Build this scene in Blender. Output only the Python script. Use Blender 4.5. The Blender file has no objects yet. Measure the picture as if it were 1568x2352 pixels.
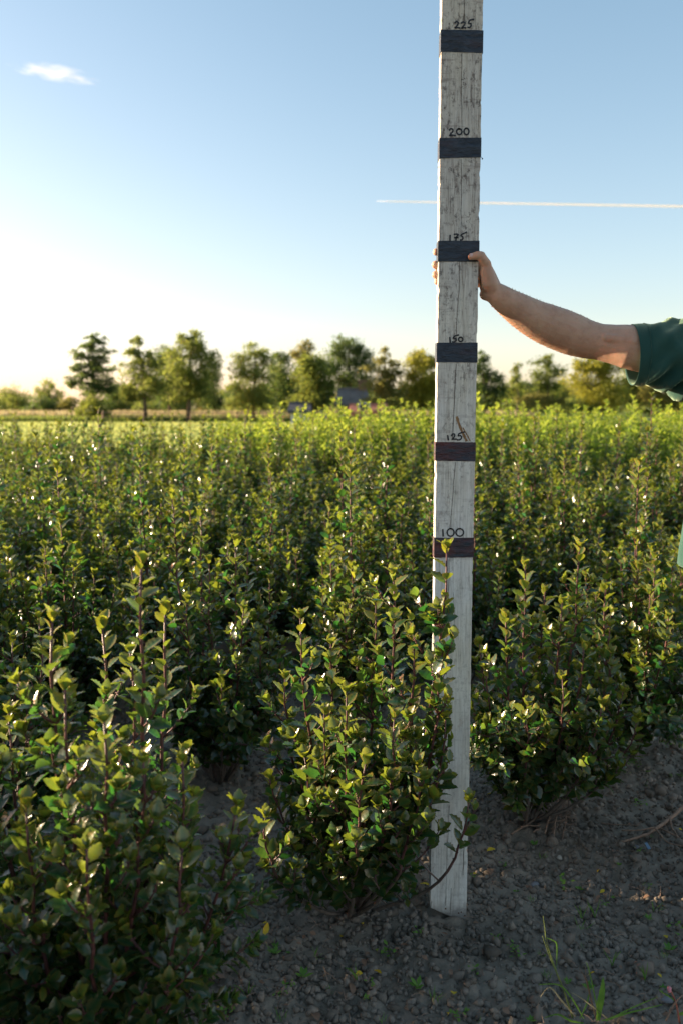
import bpy, bmesh, math, random
import numpy as np
from mathutils import Vector, Matrix, Quaternion
S = bpy.context.scene
COL = S.collection
R = math.radians

# ------------------------------------------------------------------ camera
CAM_H, PITCH, FPX, BD = 1.38, R(6.83), 1990.0, 2.24
cam_d = bpy.data.cameras.new('camera'); cam = bpy.data.objects.new('camera', cam_d); COL.objects.link(cam)
cam.location = (0, 0, CAM_H); cam.rotation_euler = (R(90) - PITCH, 0, 0)
cam_d.sensor_fit = 'VERTICAL'; cam_d.sensor_height = 36; cam_d.sensor_width = 24
cam_d.lens = FPX / 2352 * 36; cam_d.clip_start = .05; cam_d.clip_end = 20000
cam_d.dof.use_dof = True; cam_d.dof.focus_distance = 2.35; cam_d.dof.aperture_fstop = 3.6
S.camera = cam

# ------------------------------------------------------------------ light
SUN_AZ, SUN_EL = R(-74), R(9.2)
world = bpy.data.worlds.new('World'); S.world = world; world.use_nodes = True
wn = world.node_tree; wn.nodes.clear()
sky = wn.nodes.new('ShaderNodeTexSky'); sky.sky_type = 'NISHITA'; sky.sun_disc = False
sky.sun_elevation = SUN_EL; sky.sun_rotation = SUN_AZ
sky.altitude = 0; sky.air_density = 1.0; sky.dust_density = 0.65; sky.ozone_density = 2.0
bg = wn.nodes.new('ShaderNodeBackground'); bg.inputs[1].default_value = 0.100
wo = wn.nodes.new('ShaderNodeOutputWorld')
hs = wn.nodes.new('ShaderNodeHueSaturation'); hs.inputs['Saturation'].default_value = .74; wn.links.new(sky.outputs[0], hs.inputs['Color'])
# film-like response of the whole sky: red falls off faster away from the bright horizon
sc_ = wn.nodes.new('ShaderNodeSeparateColor'); cc_ = wn.nodes.new('ShaderNodeCombineColor'); wn.links.new(hs.outputs[0], sc_.inputs[0])
for i_, (gm, piv, gn) in enumerate(((1.28, 3.46, 1.10), (1.0, 3.46, .915), (.90, 3.46, .885))):
    a_ = wn.nodes.new('ShaderNodeMath'); a_.operation = 'DIVIDE'; a_.inputs[1].default_value = piv; wn.links.new(sc_.outputs[i_], a_.inputs[0])
    b_ = wn.nodes.new('ShaderNodeMath'); b_.operation = 'POWER'; b_.inputs[1].default_value = gm; wn.links.new(a_.outputs[0], b_.inputs[0])
    c_ = wn.nodes.new('ShaderNodeMath'); c_.operation = 'MULTIPLY'; c_.inputs[1].default_value = piv * gn; wn.links.new(b_.outputs[0], c_.inputs[0]); wn.links.new(c_.outputs[0], cc_.inputs[i_])
wn.links.new(cc_.outputs[0], bg.inputs[0]); wn.links.new(bg.outputs[0], wo.inputs[0])
sl = bpy.data.lights.new('sun', 'SUN'); sl.energy = 5.0; sl.angle = R(.6); sl.color = (1, .80, .55)
so = bpy.data.objects.new('sun', sl); COL.objects.link(so)
sdir = Vector((math.sin(SUN_AZ) * math.cos(SUN_EL), math.cos(SUN_AZ) * math.cos(SUN_EL), math.sin(SUN_EL)))
so.rotation_euler = sdir.to_track_quat('Z', 'Y').to_euler(); so.location = (-3, 1, 6)
S.view_settings.view_transform = 'Standard'; S.view_settings.look = 'None'
S.view_settings.exposure = 1.82; S.cycles.volume_bounces = 4; S.view_settings.gamma = 1

# ------------------------------------------------------------------ helpers
sP, cP = math.sin(PITCH), math.cos(PITCH)
def W(px, py, D):
    """point seen at (px,py) of a 1568x2352 print at distance D"""
    u = (px - 784) / FPX; v = (py - 1176) / FPX
    t = D / (cP - v * sP)
    return Vector((u * t, D, CAM_H - t * (sP + v * cP)))
def G(px, py):
    u = (px - 784) / FPX; v = (py - 1176) / FPX
    t = CAM_H / (sP + v * cP)
    return Vector((u * t, t * (cP - v * sP), 0))
def mesh_obj(name, verts, faces, mat, parent=None, smooth=False, attr=None):
    me = bpy.data.meshes.new(name)
    if isinstance(faces, np.ndarray) and faces.ndim == 2:
        verts = np.asarray(verts, np.float32)
        n, k = faces.shape
        me.vertices.add(len(verts)); me.vertices.foreach_set('co', verts.ravel())
        me.loops.add(n * k); me.loops.foreach_set('vertex_index', faces.astype(np.int32).ravel())
        me.polygons.add(n); me.polygons.foreach_set('loop_start', np.arange(0, n * k, k, dtype=np.int32))
        try: me.polygons.foreach_set('loop_total', np.full(n, k, np.int32))
        except Exception: pass
        me.update(calc_edges=True)
    else:
        me.from_pydata([tuple(v) for v in verts], [], [tuple(f) for f in faces]); me.update()
    if smooth: me.polygons.foreach_set('use_smooth', np.ones(len(me.polygons), bool))
    if attr is not None:
        a = me.attributes.new('leafdata', 'FLOAT_COLOR', 'POINT')
        a.data.foreach_set('color', np.asarray(attr, np.float32).ravel())
    if mat: me.materials.append(mat)
    return link(name, me, parent)
def link(name, me, parent=None, mtx=None):
    o = bpy.data.objects.new(name, me); COL.objects.link(o)
    if parent: o.parent = parent
    if mtx is not None: o.matrix_basis = mtx
    return o
def tag(o, label=None, cat=None, group=None, kind=None):
    if label: o['label'] = label
    if cat: o['category'] = cat
    if group: o['group'] = group
    if kind: o['kind'] = kind
    return o
def thing(name, loc, label, cat, group=None, rz=0):
    o = bpy.data.objects.new(name, None); COL.objects.link(o); o.location = loc; o.rotation_euler.z = rz
    o.empty_display_size = .1
    return tag(o, label, cat, group)
def hash2(ix, iy, seed):
    h = (ix * 374761393 + iy * 668265263 + seed * 1442695041) & 0xffffffff
    h = ((h ^ (h >> 13)) * 1274126177) & 0xffffffff
    return ((h ^ (h >> 16)) & 0xffff) / 65535.0
def vnoise(x, y, seed=0):
    x = np.asarray(x, float); y = np.asarray(y, float)
    ix = np.floor(x).astype(np.int64); iy = np.floor(y).astype(np.int64)
    fx = x - ix; fy = y - iy; fx = fx * fx * (3 - 2 * fx); fy = fy * fy * (3 - 2 * fy)
    a = hash2(ix, iy, seed); b = hash2(ix + 1, iy, seed); c = hash2(ix, iy + 1, seed); d = hash2(ix + 1, iy + 1, seed)
    return (a * (1 - fx) + b * fx) * (1 - fy) + (c * (1 - fx) + d * fx) * fy
def tube(pts, rads, n=6, cap=True):
    """closed tube through points, returns verts, faces"""
    pts = [Vector(p) for p in pts]; V = []; F = []
    up = Vector((0, 0, 1)); d0 = (pts[1] - pts[0]).normalized()
    if abs(d0.z) > .9: up = Vector((1, 0, 0))
    a = d0.cross(up).normalized()
    for i, p in enumerate(pts):
        d = (pts[min(i + 1, len(pts) - 1)] - pts[max(i - 1, 0)]).normalized()
        a = (a - d * a.dot(d)).normalized(); b = d.cross(a)
        for k in range(n):
            th = 2 * math.pi * k / n
            V.append(p + (a * math.cos(th) + b * math.sin(th)) * rads[i])
    for i in range(len(pts) - 1):
        for k in range(n):
            k2 = (k + 1) % n
            F.append((i * n + k, i * n + k2, (i + 1) * n + k2, (i + 1) * n + k))
    if cap:
        F.append(tuple(range(n))[::-1]); F.append(tuple((len(pts) - 1) * n + k for k in range(n)))
    return V, F
class MB:
    def __init__(s): s.V = []; s.F = []
    def add(s, vf):
        o = len(s.V); s.V += [Vector(v) for v in vf[0]]; s.F += [tuple(i + o for i in f) for f in vf[1]]; return s
    def tube(s, *a, **k): return s.add(tube(*a, **k))
    def box(s, x0, x1, y0, y1, z0, z1):
        v = [(x, y, z) for z in (z0, z1) for y in (y0, y1) for x in (x0, x1)]
        return s.add((v, [(0, 2, 3, 1), (4, 5, 7, 6), (0, 1, 5, 4), (2, 6, 7, 3), (0, 4, 6, 2), (1, 3, 7, 5)]))
    def build(s, name, mat, parent=None, smooth=False): return mesh_obj(name, s.V, s.F, mat, parent, smooth)
def curve(p0, p1, bow, n=8):
    """n+1 points from p0 to p1, leaving p0 outward and turning up"""
    p0 = Vector(p0); p1 = Vector(p1); m = p0.lerp(p1, .45) + bow
    return [(p0 * (1 - t) ** 2 + m * 2 * t * (1 - t) + p1 * t * t) for t in [i / n for i in range(n + 1)]]

# ------------------------------------------------------------------ materials
def mat(name):
    m = bpy.data.materials.new(name); m.use_nodes = True; nt = m.node_tree; nt.nodes.clear()
    out = nt.nodes.new('ShaderNodeOutputMaterial')
    return m, nt, out
class N:
    def __init__(s, nt): s.nt = nt
    def node(s, t, **k):
        n = s.nt.nodes.new(t)
        for a, b in k.items(): setattr(n, a, b)
        return n
    def L(s, a, b): s.nt.links.new(a, b)
    def inp(s, sock, v):
        if hasattr(v, 'is_linked') or hasattr(v, 'links'): s.L(v, sock)
        elif isinstance(v, (tuple, list)) and sock.type == 'RGBA' and len(v) == 3: sock.default_value = (*v, 1)
        else: sock.default_value = v
    def mix(s, f, a, b, mode='MIX'):
        n = s.node('ShaderNodeMix', data_type='RGBA', blend_type=mode)
        s.inp(n.inputs[0], f); s.inp(n.inputs[6], a); s.inp(n.inputs[7], b); return n.outputs[2]
    def math(s, op, a, b=0.0, clamp=False):
        n = s.node('ShaderNodeMath', operation=op, use_clamp=clamp); s.inp(n.inputs[0], a); s.inp(n.inputs[1], b); return n.outputs[0]
    def ramp(s, f, lo, hi, a=0.0, b=1.0):
        n = s.node('ShaderNodeMapRange'); s.inp(n.inputs[0], f); n.inputs[1].default_value = lo; n.inputs[2].default_value = hi
        n.inputs[3].default_value = a; n.inputs[4].default_value = b; return n.outputs[0]
    def coords(s, scale=(1, 1, 1), which='Object'):
        c = s.node('ShaderNodeTexCoord'); m = s.node('ShaderNodeMapping'); m.inputs['Scale'].default_value = scale
        s.L(c.outputs[which], m.inputs[0]); return m.outputs[0]
    def noise(s, vec, scale, detail=4, rough=.6, out=0):
        n = s.node('ShaderNodeTexNoise'); n.inputs['Scale'].default_value = scale; n.inputs['Detail'].default_value = detail
        n.inputs['Roughness'].default_value = rough; s.L(vec, n.inputs['Vector']); return n.outputs[out]
    def bump(s, h, strength, dist):
        n = s.node('ShaderNodeBump'); n.inputs['Strength'].default_value = strength; n.inputs['Distance'].default_value = dist
        s.L(h, n.inputs['Height']); return n.outputs[0]
    def bsdf(s, color, rough=.6, spec=.5, normal=None, **k):
        b = s.node('ShaderNodeBsdfPrincipled'); s.inp(b.inputs['Base Color'], color); s.inp(b.inputs['Roughness'], rough)
        s.inp(b.inputs['Specular IOR Level'], spec)
        if normal is not None: s.L(normal, b.inputs['Normal'])
        for a, v in k.items(): s.inp(b.inputs[a], v)
        return b

def leaf_material(name, old, young, edge, trans_old, trans_young, rough=.3, tmix=.35, spec=.5, under=1.6):
    m, nt, out = mat(name); n = N(nt)
    at = n.node('ShaderNodeAttribute', attribute_name='leafdata'); sep = n.node('ShaderNodeSeparateColor'); n.L(at.outputs['Color'], sep.inputs[0])
    oi = n.node('ShaderNodeObjectInfo')
    rnd = n.math('ADD', n.math('MULTIPLY', sep.outputs[0], .75), n.math('MULTIPLY', oi.outputs['Random'], .25))
    base = n.mix(sep.outputs[1], old, young)
    base = n.mix(n.ramp(rnd, 0, 1, .0, .55), base, n.mix(1.0, base, (.55, .75, .6), 'MULTIPLY'))
    base = n.mix(n.math('MULTIPLY', sep.outputs[2], .55), base, edge)
    geo = n.node('ShaderNodeNewGeometry')
    und = n.mix(1.0, base, (under, under * 1.0, under * .8), 'MULTIPLY')
    base2 = n.mix(geo.outputs['Backfacing'], base, und)
    rg = n.mix(geo.outputs['Backfacing'], (rough,) * 3, (.5,) * 3)
    b = n.bsdf(base2, .3, spec); n.L(rg, b.inputs['Roughness'])
    tr = n.node('ShaderNodeBsdfTranslucent'); n.L(n.mix(sep.outputs[1], trans_old, trans_young), tr.inputs[0])
    mx = n.node('ShaderNodeMixShader'); mx.inputs[0].default_value = tmix
    n.L(b.outputs[0], mx.inputs[1]); n.L(tr.outputs[0], mx.inputs[2]); n.L(mx.outputs[0], out.inputs[0])
    return m
M_holly = leaf_material('holly_leaf', (.010, .056, .028), (.062, .130, .017), (.34, .15, .03), (.06, .27, .035), (.54, .57, .04), .25, .28, .7)
M_laurel = leaf_material('hedge_leaf', (.03, .07, .02), (.19, .24, .03), (.2, .25, .05), (.22, .38, .05), (.56, .66, .08), .35, .45, .4)

def simple(name, col, rough=.7, spec=.3, var=.25, scale=20, bumpd=0, **k):
    m, nt, out = mat(name); n = N(nt)
    nz = n.noise(n.coords(), scale)
    c2 = tuple(c * (1 - var) for c in col); c3 = tuple(min(1, c * (1 + var)) for c in col)
    b = n.bsdf(n.mix(n.ramp(nz, .3, .7), c2, c3), rough, spec, n.bump(nz, .6, bumpd) if bumpd else None, **k)
    n.L(b.outputs[0], out.inputs[0]); return m
def stem_mat():
    m, nt, out = mat('holly_stem'); n = N(nt); co = n.coords(); sep = n.node('ShaderNodeSeparateXYZ'); n.L(co, sep.inputs[0])
    nz = n.noise(co, 60); f = n.ramp(sep.outputs[2], .10, .30)
    col = n.mix(f, n.mix(n.ramp(nz, .3, .7), (.09, .075, .06), (.17, .14, .12)), n.mix(n.ramp(nz, .3, .7), (.055, .022, .024), (.15, .055, .045)))
    b = n.bsdf(col, .5, .4, n.bump(nz, .5, .001)); n.L(b.outputs[0], out.inputs[0]); return m
M_stem = stem_mat()
M_bark = simple('shrub_bark', (.14, .11, .09), .85, .2, .4, 80, .002)
M_gstem = simple('green_stem', (.13, .16, .04), .6, .3)
M_trunk = simple('tree_bark', (.13, .10, .075), .9, .2, .35, 3)
M_ink = simple('marker_ink', (.012, .013, .018), .5, .4, .3)
M_crack = simple('wood_crack', (.07, .05, .04), .9, .1)
M_nail_hole = simple('rusty_nail_mark', (.10, .05, .03), .8, .2)
M_tan = simple('dead_wood', (.26, .17, .12), .85, .2, .35, 60, .001)
M_stone = simple('pale_stone', (.42, .36, .30), .8, .3, .2, 60, .001)
M_greystone = simple('grey_stone', (.18, .18, .19), .8, .3, .2, 60, .001)

def soil_mat(name, a, b_, c):
    m, nt, out = mat(name); n = N(nt); co = n.coords(which='Object')
    big = n.noise(co, 2.2, 3); sm = n.noise(co, 55, 6, .7); fine = n.noise(co, 260, 3, .7)
    col = n.mix(n.ramp(sm, .3, .7), a, b_); col = n.mix(n.ramp(big, .42, .68), col, c)
    h = n.math('ADD', sm, n.math('MULTIPLY', fine, .5))
    bs = n.bsdf(col, .95, .15, n.bump(h, .8, .006)); n.L(bs.outputs[0], out.inputs[0]); return m
M_soil = soil_mat('tilled_soil', (.14, .112, .085), (.26, .21, .165), (.31, .26, .205))
def clod_mat():
    m, nt, out = mat('soil_clod'); n = N(nt); co = n.coords(which='Object')
    at = n.node('ShaderNodeAttribute', attribute_name='leafdata'); sep = n.node('ShaderNodeSeparateColor'); n.L(at.outputs['Color'], sep.inputs[0])
    oi = n.node('ShaderNodeObjectInfo'); r = n.math('ADD', n.math('MULTIPLY', sep.outputs[0], .7), n.math('MULTIPLY', oi.outputs['Random'], .3))
    col = n.mix(r, (.14, .115, .09), (.34, .28, .225))
    f = n.noise(co, 300, 4, .7)
    col = n.mix(n.ramp(f, .3, .8, 0, .5), col, (.06, .05, .045))
    bs = n.bsdf(col, .95, .15, n.bump(f, .7, .003)); n.L(bs.outputs[0], out.inputs[0]); return m
M_clod = clod_mat()

def meadow_mat():
    m, nt, out = mat('meadow'); n = N(nt); co = n.coords(which='Object')
    big = n.noise(co, .08, 4); sm = n.noise(co, 3, 4)
    col = n.mix(n.ramp(big, .35, .65), (.16, .22, .03), (.24, .27, .05)); col = n.mix(n.ramp(sm, .3, .7), col, (.13, .19, .03))
    b = n.bsdf(col, .9, .1, n.bump(sm, 1, .1)); n.L(b.outputs[0], out.inputs[0]); return m
M_meadow = meadow_mat()

def blade_mat(name, c1, c2, t1, tm=.5):
    m, nt, out = mat(name); n = N(nt)
    at = n.node('ShaderNodeAttribute', attribute_name='leafdata'); sep = n.node('ShaderNodeSeparateColor'); n.L(at.outputs['Color'], sep.inputs[0])
    col = n.mix(sep.outputs[0], c1, c2)
    b = n.bsdf(col, .6, .25); tr = n.node('ShaderNodeBsdfTranslucent'); n.inp(tr.inputs[0], t1)
    mx = n.node('ShaderNodeMixShader'); mx.inputs[0].default_value = tm
    n.L(b.outputs[0], mx.inputs[1]); n.L(tr.outputs[0], mx.inputs[2]); n.L(mx.outputs[0], out.inputs[0]); return m
M_grass = blade_mat('meadow_grass', (.16, .24, .05), (.28, .32, .10), (.45, .50, .15), .5)
M_reed = blade_mat('dry_reed', (.26, .22, .12), (.36, .31, .17), (.42, .36, .18))
M_bank = blade_mat('bank_grass', (.08, .13, .03), (.14, .16, .05), (.22, .28, .05))
M_weed = blade_mat('weed_leaf', (.075, .18, .03), (.15, .27, .05), (.22, .42, .05), .3)
M_straw = blade_mat('straw_blade', (.30, .25, .15), (.36, .30, .18), (.4, .35, .2), .3)
M_yellow = blade_mat('yellow_leaf', (.62, .42, .03), (.66, .5, .05), (.7, .5, .05), .3)
M_brownleaf = blade_mat('brown_leaf', (.20, .11, .07), (.30, .19, .13), (.3, .18, .1), .2)

def wood_mat():
    m, nt, out = mat('weathered_board'); n = N(nt); co = n.coords((1, 1, 1))
    gr = n.noise(n.coords((1, 1, .035)), 420, 5, .65); gr2 = n.noise(n.coords((1, 1, .06)), 120, 4, .6)
    blot = n.noise(n.coords((1, 1, .45)), 26, 6, .72); big = n.noise(n.coords((1, 1, .3)), 5, 3)
    cross = n.noise(n.coords((.12, 1, 1)), 60, 4, .7)
    geo = n.node('ShaderNodeTexCoord'); sep = n.node('ShaderNodeSeparateXYZ'); n.L(geo.outputs['Object'], sep.inputs[0])
    hz = n.ramp(sep.outputs[2], .85, 2.0, 0, 1)
    clean = n.mix(n.ramp(big, .38, .62), (.66, .655, .63), (.72, .69, .59))
    clean = n.mix(hz, clean, n.mix(1.0, clean, (.78, .765, .75), 'MULTIPLY'))
    col = n.mix(n.ramp(gr2, .42, .62), clean, n.mix(1.0, clean, (.80, .78, .76), 'MULTIPLY'))
    dark = n.math('MULTIPLY', n.ramp(gr, .47, .60), n.ramp(blot, .42, .60))
    dark = n.math('MULTIPLY', dark, n.ramp(hz, 0, 1, .40, .85))
    col = n.mix(n.math('MINIMUM', dark, 1.0), col, (.13, .11, .10))
    sp = n.math('MULTIPLY', n.ramp(n.noise(n.coords((1, 1, .6)), 85, 5, .8), .51, .59), n.ramp(hz, 0, 1, .3, .85))
    sp = n.math('MULTIPLY', sp, n.ramp(n.noise(n.coords((1, 1, .8)), 17, 4, .7), .40, .56))
    col = n.mix(sp, col, (.075, .06, .055))
    col = n.mix(n.math('MULTIPLY', n.ramp(cross, .56, .64), n.ramp(hz, 0, 1, .15, .5)), col, (.14, .11, .10))
    col = n.mix(n.math('MULTIPLY', n.ramp(n.noise(co, 16, 5, .8), .60, .70), .4), col, (.30, .17, .10))
    foot = n.math('MULTIPLY', n.ramp(n.math('ADD', sep.outputs[2], n.math('MULTIPLY', n.noise(co, 70, 4), -.05)), .012, -.03), .75)
    wht = n.noise(n.coords((1, 1, .25)), 44, 5, .75)
    col = n.mix(n.ramp(wht, .60, .72, 0, .4), col, (.66, .66, .66))
    col = n.mix(foot, col, (.13, .11, .10))
    h = n.math('ADD', gr, n.math('MULTIPLY', dark, -.6))
    b = n.bsdf(col, .85, .2, n.bump(h, .5, .0015)); n.L(b.outputs[0], out.inputs[0]); return m
M_wood = wood_mat()
def tape_mat(name, red):
    m, nt, out = mat(name); n = N(nt); co = n.coords((.5, 1, 1.6))
    w = n.noise(co, 45, 5, .65); w2 = n.noise(n.coords((.35, 1, 1.3)), 30, 6, .75)
    col = n.mix(n.ramp(w, .3, .7), (.010, .016, .026), (.042, .056, .075))
    col = n.mix(n.ramp(w2, .52 - .12 * red, .66, 0, .15 + .75 * red), col, (.095, .022, .018))
    b = n.bsdf(col, .42, .4, n.bump(w, 1.0, .012)); n.L(b.outputs[0], out.inputs[0]); return m
M_tape = tape_mat('dark_tape', 0); M_tape_red = tape_mat('worn_red_black_tape', 1)
def scar_mat():
    m, nt, out = mat('torn_wood'); n = N(nt)
    g = n.noise(n.coords((1, 1, .2)), 300, 5, .7)
    b = n.bsdf(n.mix(n.ramp(g, .35, .65), (.13, .065, .03), (.36, .23, .12)), .9, .2, n.bump(g, 1, .002)); n.L(b.outputs[0], out.inputs[0]); return m
M_scar = scar_mat()
def skin_mat():
    m, nt, out = mat('skin'); n = N(nt); co = n.coords()
    a = n.noise(co, 12, 4); f = n.noise(co, 420, 3, .7); c = n.noise(n.coords((1, 1, 1)), 60, 4)
    col = n.mix(n.ramp(a, .35, .65), (.42, .25, .17), (.51, .32, .22)); col = n.mix(n.ramp(c, .5, .75, 0, .4), col, (.30, .14, .085))
    b = n.bsdf(col, .5, .35, n.bump(n.math('ADD', f, n.math('MULTIPLY', n.noise(n.coords((1, 1, 1)), 55, 3, .6), 1.5)), .6, .0018))
    b.inputs['Subsurface Weight'].default_value = .4; b.inputs['Subsurface Radius'].default_value = (1, .3, .15); b.inputs['Subsurface Scale'].default_value = .008
    n.L(b.outputs[0], out.inputs[0]); return m
M_skin = skin_mat()
M_nail = simple('fingernail', (.58, .40, .36), .3, .5, .08)
M_hairm = simple('arm_hair', (.45, .30, .18), .5, .3)
def cloth(name, a, b_, sheen=.6):
    m, nt, out = mat(name); n = N(nt); co = n.coords()
    f = n.noise(co, 900, 2); g = n.noise(co, 9, 4)
    b = n.bsdf(n.mix(n.ramp(g, .35, .65), a, b_), .9, .15, n.bump(f, .4, .001))
    b.inputs['Sheen Weight'].default_value = sheen; b.inputs['Sheen Roughness'].default_value = .45; b.inputs['Sheen Tint'].default_value = (.7, .9, .6, 1)
    n.L(b.outputs[0], out.inputs[0]); return m
M_shirt = cloth('dark_green_cotton', (.010, .046, .042), (.016, .060, .052), .6); M_trouser = cloth('work_trousers', (.05, .05, .055), (.07, .07, .07), .1)
M_boot = simple('boot_leather', (.06, .04, .03), .6, .4); M_hair = simple('brown_hair', (.06, .035, .02), .6, .4)

# ------------------------------------------------------------------ ground
ROW1 = Vector((.05, 2.19, 0)); STEP = Vector((.57, .56, 0)); ROW2 = Vector((-.463, 3.10, 0)); PERP = Vector((-.707, .707, 0))
def ridge_h(x, y):
    q = ((x - ROW1.x) * PERP.x + (y - ROW1.y) * PERP.y)
    r = np.cos(2 * np.pi * q / 1.0)
    near = np.clip((6 - np.hypot(x, y)) / 3, 0, 1)
    h = .012 * r
    h = h + .030 * (vnoise(x * 3.2, y * 3.2, 3) - .5) + .018 * (vnoise(x * 9, y * 9, 5) - .5)
    lump = vnoise(x * 26, y * 26, 7); lump2 = vnoise(x * 60 + 7, y * 60, 9)
    h = h + near * (.020 * np.abs(lump - .5) * 2 + .012 * lump2)
    h = h - .030 * np.exp(-((x - .29) ** 2 / .015 + (y - 2.19) ** 2 / .012))
    return h - .022
def groundz(x, y): return float(ridge_h(np.array([x]), np.array([y]))[0])
def axis(a0, a1, st, lo, hi):
    c = list(np.arange(a0, a1, st)); d = st
    x = c[-1]
    while x < hi: d = min(d * 1.25, 6); x += d; c.append(x)
    d = st; x = c[0]; pre = []
    while x > lo: d = min(d * 1.25, 6); x -= d; pre.append(x)
    return np.array(pre[::-1] + c)
ax_ = axis(-1.5, 2.3, .0135, -45, 45); ay_ = axis(1.05, 3.9, .0135, -20, 21)
gx, gy = np.meshgrid(ax_, ay_); nx, ny = len(ax_), len(ay_)
gz = ridge_h(gx, gy)
V = np.stack([gx.ravel(), gy.ravel(), gz.ravel()], 1)
idx = np.arange(nx * ny).reshape(ny, nx)
F = np.stack([idx[:-1, :-1].ravel(), idx[:-1, 1:].ravel(), idx[1:, 1:].ravel(), idx[1:, :-1].ravel()], 1)
ground = tag(mesh_obj('ground', V, F, M_soil, smooth=True), kind='structure')

def icos(sub=1):
    bm = bmesh.new(); bmesh.ops.create_icosphere(bm, subdivisions=sub, radius=1)
    v = np.array([x.co for x in bm.verts]); f = np.array([[q.index for q in p.verts] for p in bm.faces]); bm.free(); return v, f
IV, IF = icos(1)
rng = np.random.default_rng(5)
def clod_shape(seed):
    r = np.random.default_rng(seed); v = IV * (1 + r.uniform(-.42, .30, (len(IV), 1))); return v * r.uniform(.7, 1.15, 3) * [1, 1, .8]
clod_meshes = []
for k in range(8):
    me_o = mesh_obj('soil_clod', clod_shape(k), IF, M_clod, attr=np.tile([k / 7., 0, 0, 1], (len(IV), 1))); clod_meshes.append(me_o.data)
    bpy.data.objects.remove(me_o)
# many small clods as one part of the ground
NC = 30000
cx = []; cy = []
while len(cx) < NC:
    x = rng.uniform(-1.3, 2.1, 4000); y = rng.uniform(1.1, 4.2, 4000)
    ok = ~((np.abs(x - .29) < .052) & (np.abs(y - 2.25) < .035)) & (np.abs(x) < .50 * y + .25) & (vnoise(x * 4, y * 4, 21) + .5 * vnoise(x * 1.3, y * 1.3, 22) > .42 * rng.uniform(.6, 1.5, 4000)) & (rng.uniform(0, 1, 4000) < np.clip(2.0 / y, 0, 1) ** 1.3)
    cx += list(x[ok]); cy += list(y[ok])
cx = np.array(cx[:NC]); cy = np.array(cy[:NC]); sz = .0040 + .0095 * rng.random(NC) ** 2.4
cz = ridge_h(cx, cy)
q = rng.normal(size=(NC, 3, 3)); q, _ = np.linalg.qr(q)
base = np.stack([clod_shape(k) for k in range(8)])[rng.integers(0, 8, NC)]
P = np.einsum('nij,nkj->nki', q, base) * sz[:, None, None] + np.stack([cx, cy, cz + sz * .35], 1)[:, None, :]
Fc = (IF[None] + (np.arange(NC) * len(IV))[:, None, None]).reshape(-1, 3)
at = np.zeros((NC, len(IV), 4), np.float32); at[..., 0] = rng.random(NC)[:, None]; at[..., 3] = 1
tag(mesh_obj('small_clods', P.reshape(-1, 3), Fc, M_clod, ground, attr=at.reshape(-1, 4)), kind='stuff')
random.seed(4)
n = 0
while n < 300:
    x = random.uniform(-.6, 1.6); y = random.uniform(1.35, 3.4)
    if abs(x) > .42 * y: continue
    if .22 < x < .37 and 2.215 < y < 2.3: continue
    s = .012 + .014 * random.random() ** 2.2 + (.008 if random.random() < .05 else 0)
    mtx = Matrix.Translation((x, y, groundz(x, y) + s * .3)) @ Matrix.Rotation(random.uniform(0, 6.28), 4, 'Z') @ Matrix.Rotation(random.uniform(-.5, .5), 4, 'X') @ Matrix.Scale(s, 4)
    link('soil_clod', random.choice(clod_meshes), ground, mtx); n += 1

# meadow beyond the nursery field
mx_, my_ = np.meshgrid(np.concatenate([np.linspace(-4000, -120, 12), np.linspace(-100, 100, 60), np.linspace(120, 4000, 12)]), np.concatenate([np.linspace(-4000, -40, 10), np.linspace(-20, 160, 70), np.linspace(200, 9000, 20)]))
mz_ = -.07 + .10 * np.clip((my_ - 22) / 10, 0, 1) * (vnoise(mx_ * .1, my_ * .1, 2) - .5)
ii = np.arange(mx_.size).reshape(mx_.shape)
tag(mesh_obj('meadow', np.stack([mx_.ravel(), my_.ravel(), mz_.ravel()], 1), np.stack([ii[:-1, :-1].ravel(), ii[:-1, 1:].ravel(), ii[1:, 1:].ravel(), ii[1:, :-1].ravel()], 1), M_meadow), kind='structure')
def blades(name, x, y, h, w, m, lean=.3, z0=-.03, seed=1, label=None):
    r = np.random.default_rng(seed); n = len(x); az = r.uniform(0, np.pi, n)
    dx = np.cos(az) * w / 2; dy = np.sin(az) * w / 2; lx = r.normal(0, lean, n) * h; ly = r.normal(0, lean, n) * h
    p = np.zeros((n, 5, 3)); z = np.full(n, z0)
    p[:, 0] = np.stack([x - dx, y - dy, z], 1); p[:, 1] = np.stack([x + dx, y + dy, z], 1)
    p[:, 2] = np.stack([x + dx * .8 + lx * .35, y + dy * .8 + ly * .35, z + h * .6], 1); p[:, 3] = np.stack([x - dx * .8 + lx * .35, y - dy * .8 + ly * .35, z + h * .6], 1)
    p[:, 4] = np.stack([x + lx, y + ly, z + h], 1)
    b = (np.arange(n) * 5)[:, None]
    f = np.concatenate([b + [0, 1, 2], b + [0, 2, 3], b + [3, 2, 4]])
    a = np.zeros((n, 5, 4)); a[..., 0] = r.random(n)[:, None]; a[..., 3] = 1
    o = mesh_obj(name, p.reshape(-1, 3), f, m, attr=a.reshape(-1, 4)); return tag(o, kind='stuff')
n = 26000; yy = 15 + 75 * rng.random(n) ** 1.7; xx = rng.uniform(-.5, .05, n) * yy
blades('meadow_grass', xx, yy, rng.uniform(.06, .13, n), .02 + yy * .0012, M_grass, .4)
n = 16000; yy = rng.uniform(97, 112, n); xx = rng.uniform(-48, 22, n)
blades('reeds', xx, yy, rng.uniform(.7, 1.35, n), .09, M_reed, .15, seed=3)
n = 12000; yy = rng.uniform(90, 97, n); xx = rng.uniform(-48, 22, n)
blades('ditch_bank_grass', xx, yy, rng.uniform(.35, .75, n), .10, M_bank, .25, seed=4)

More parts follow.
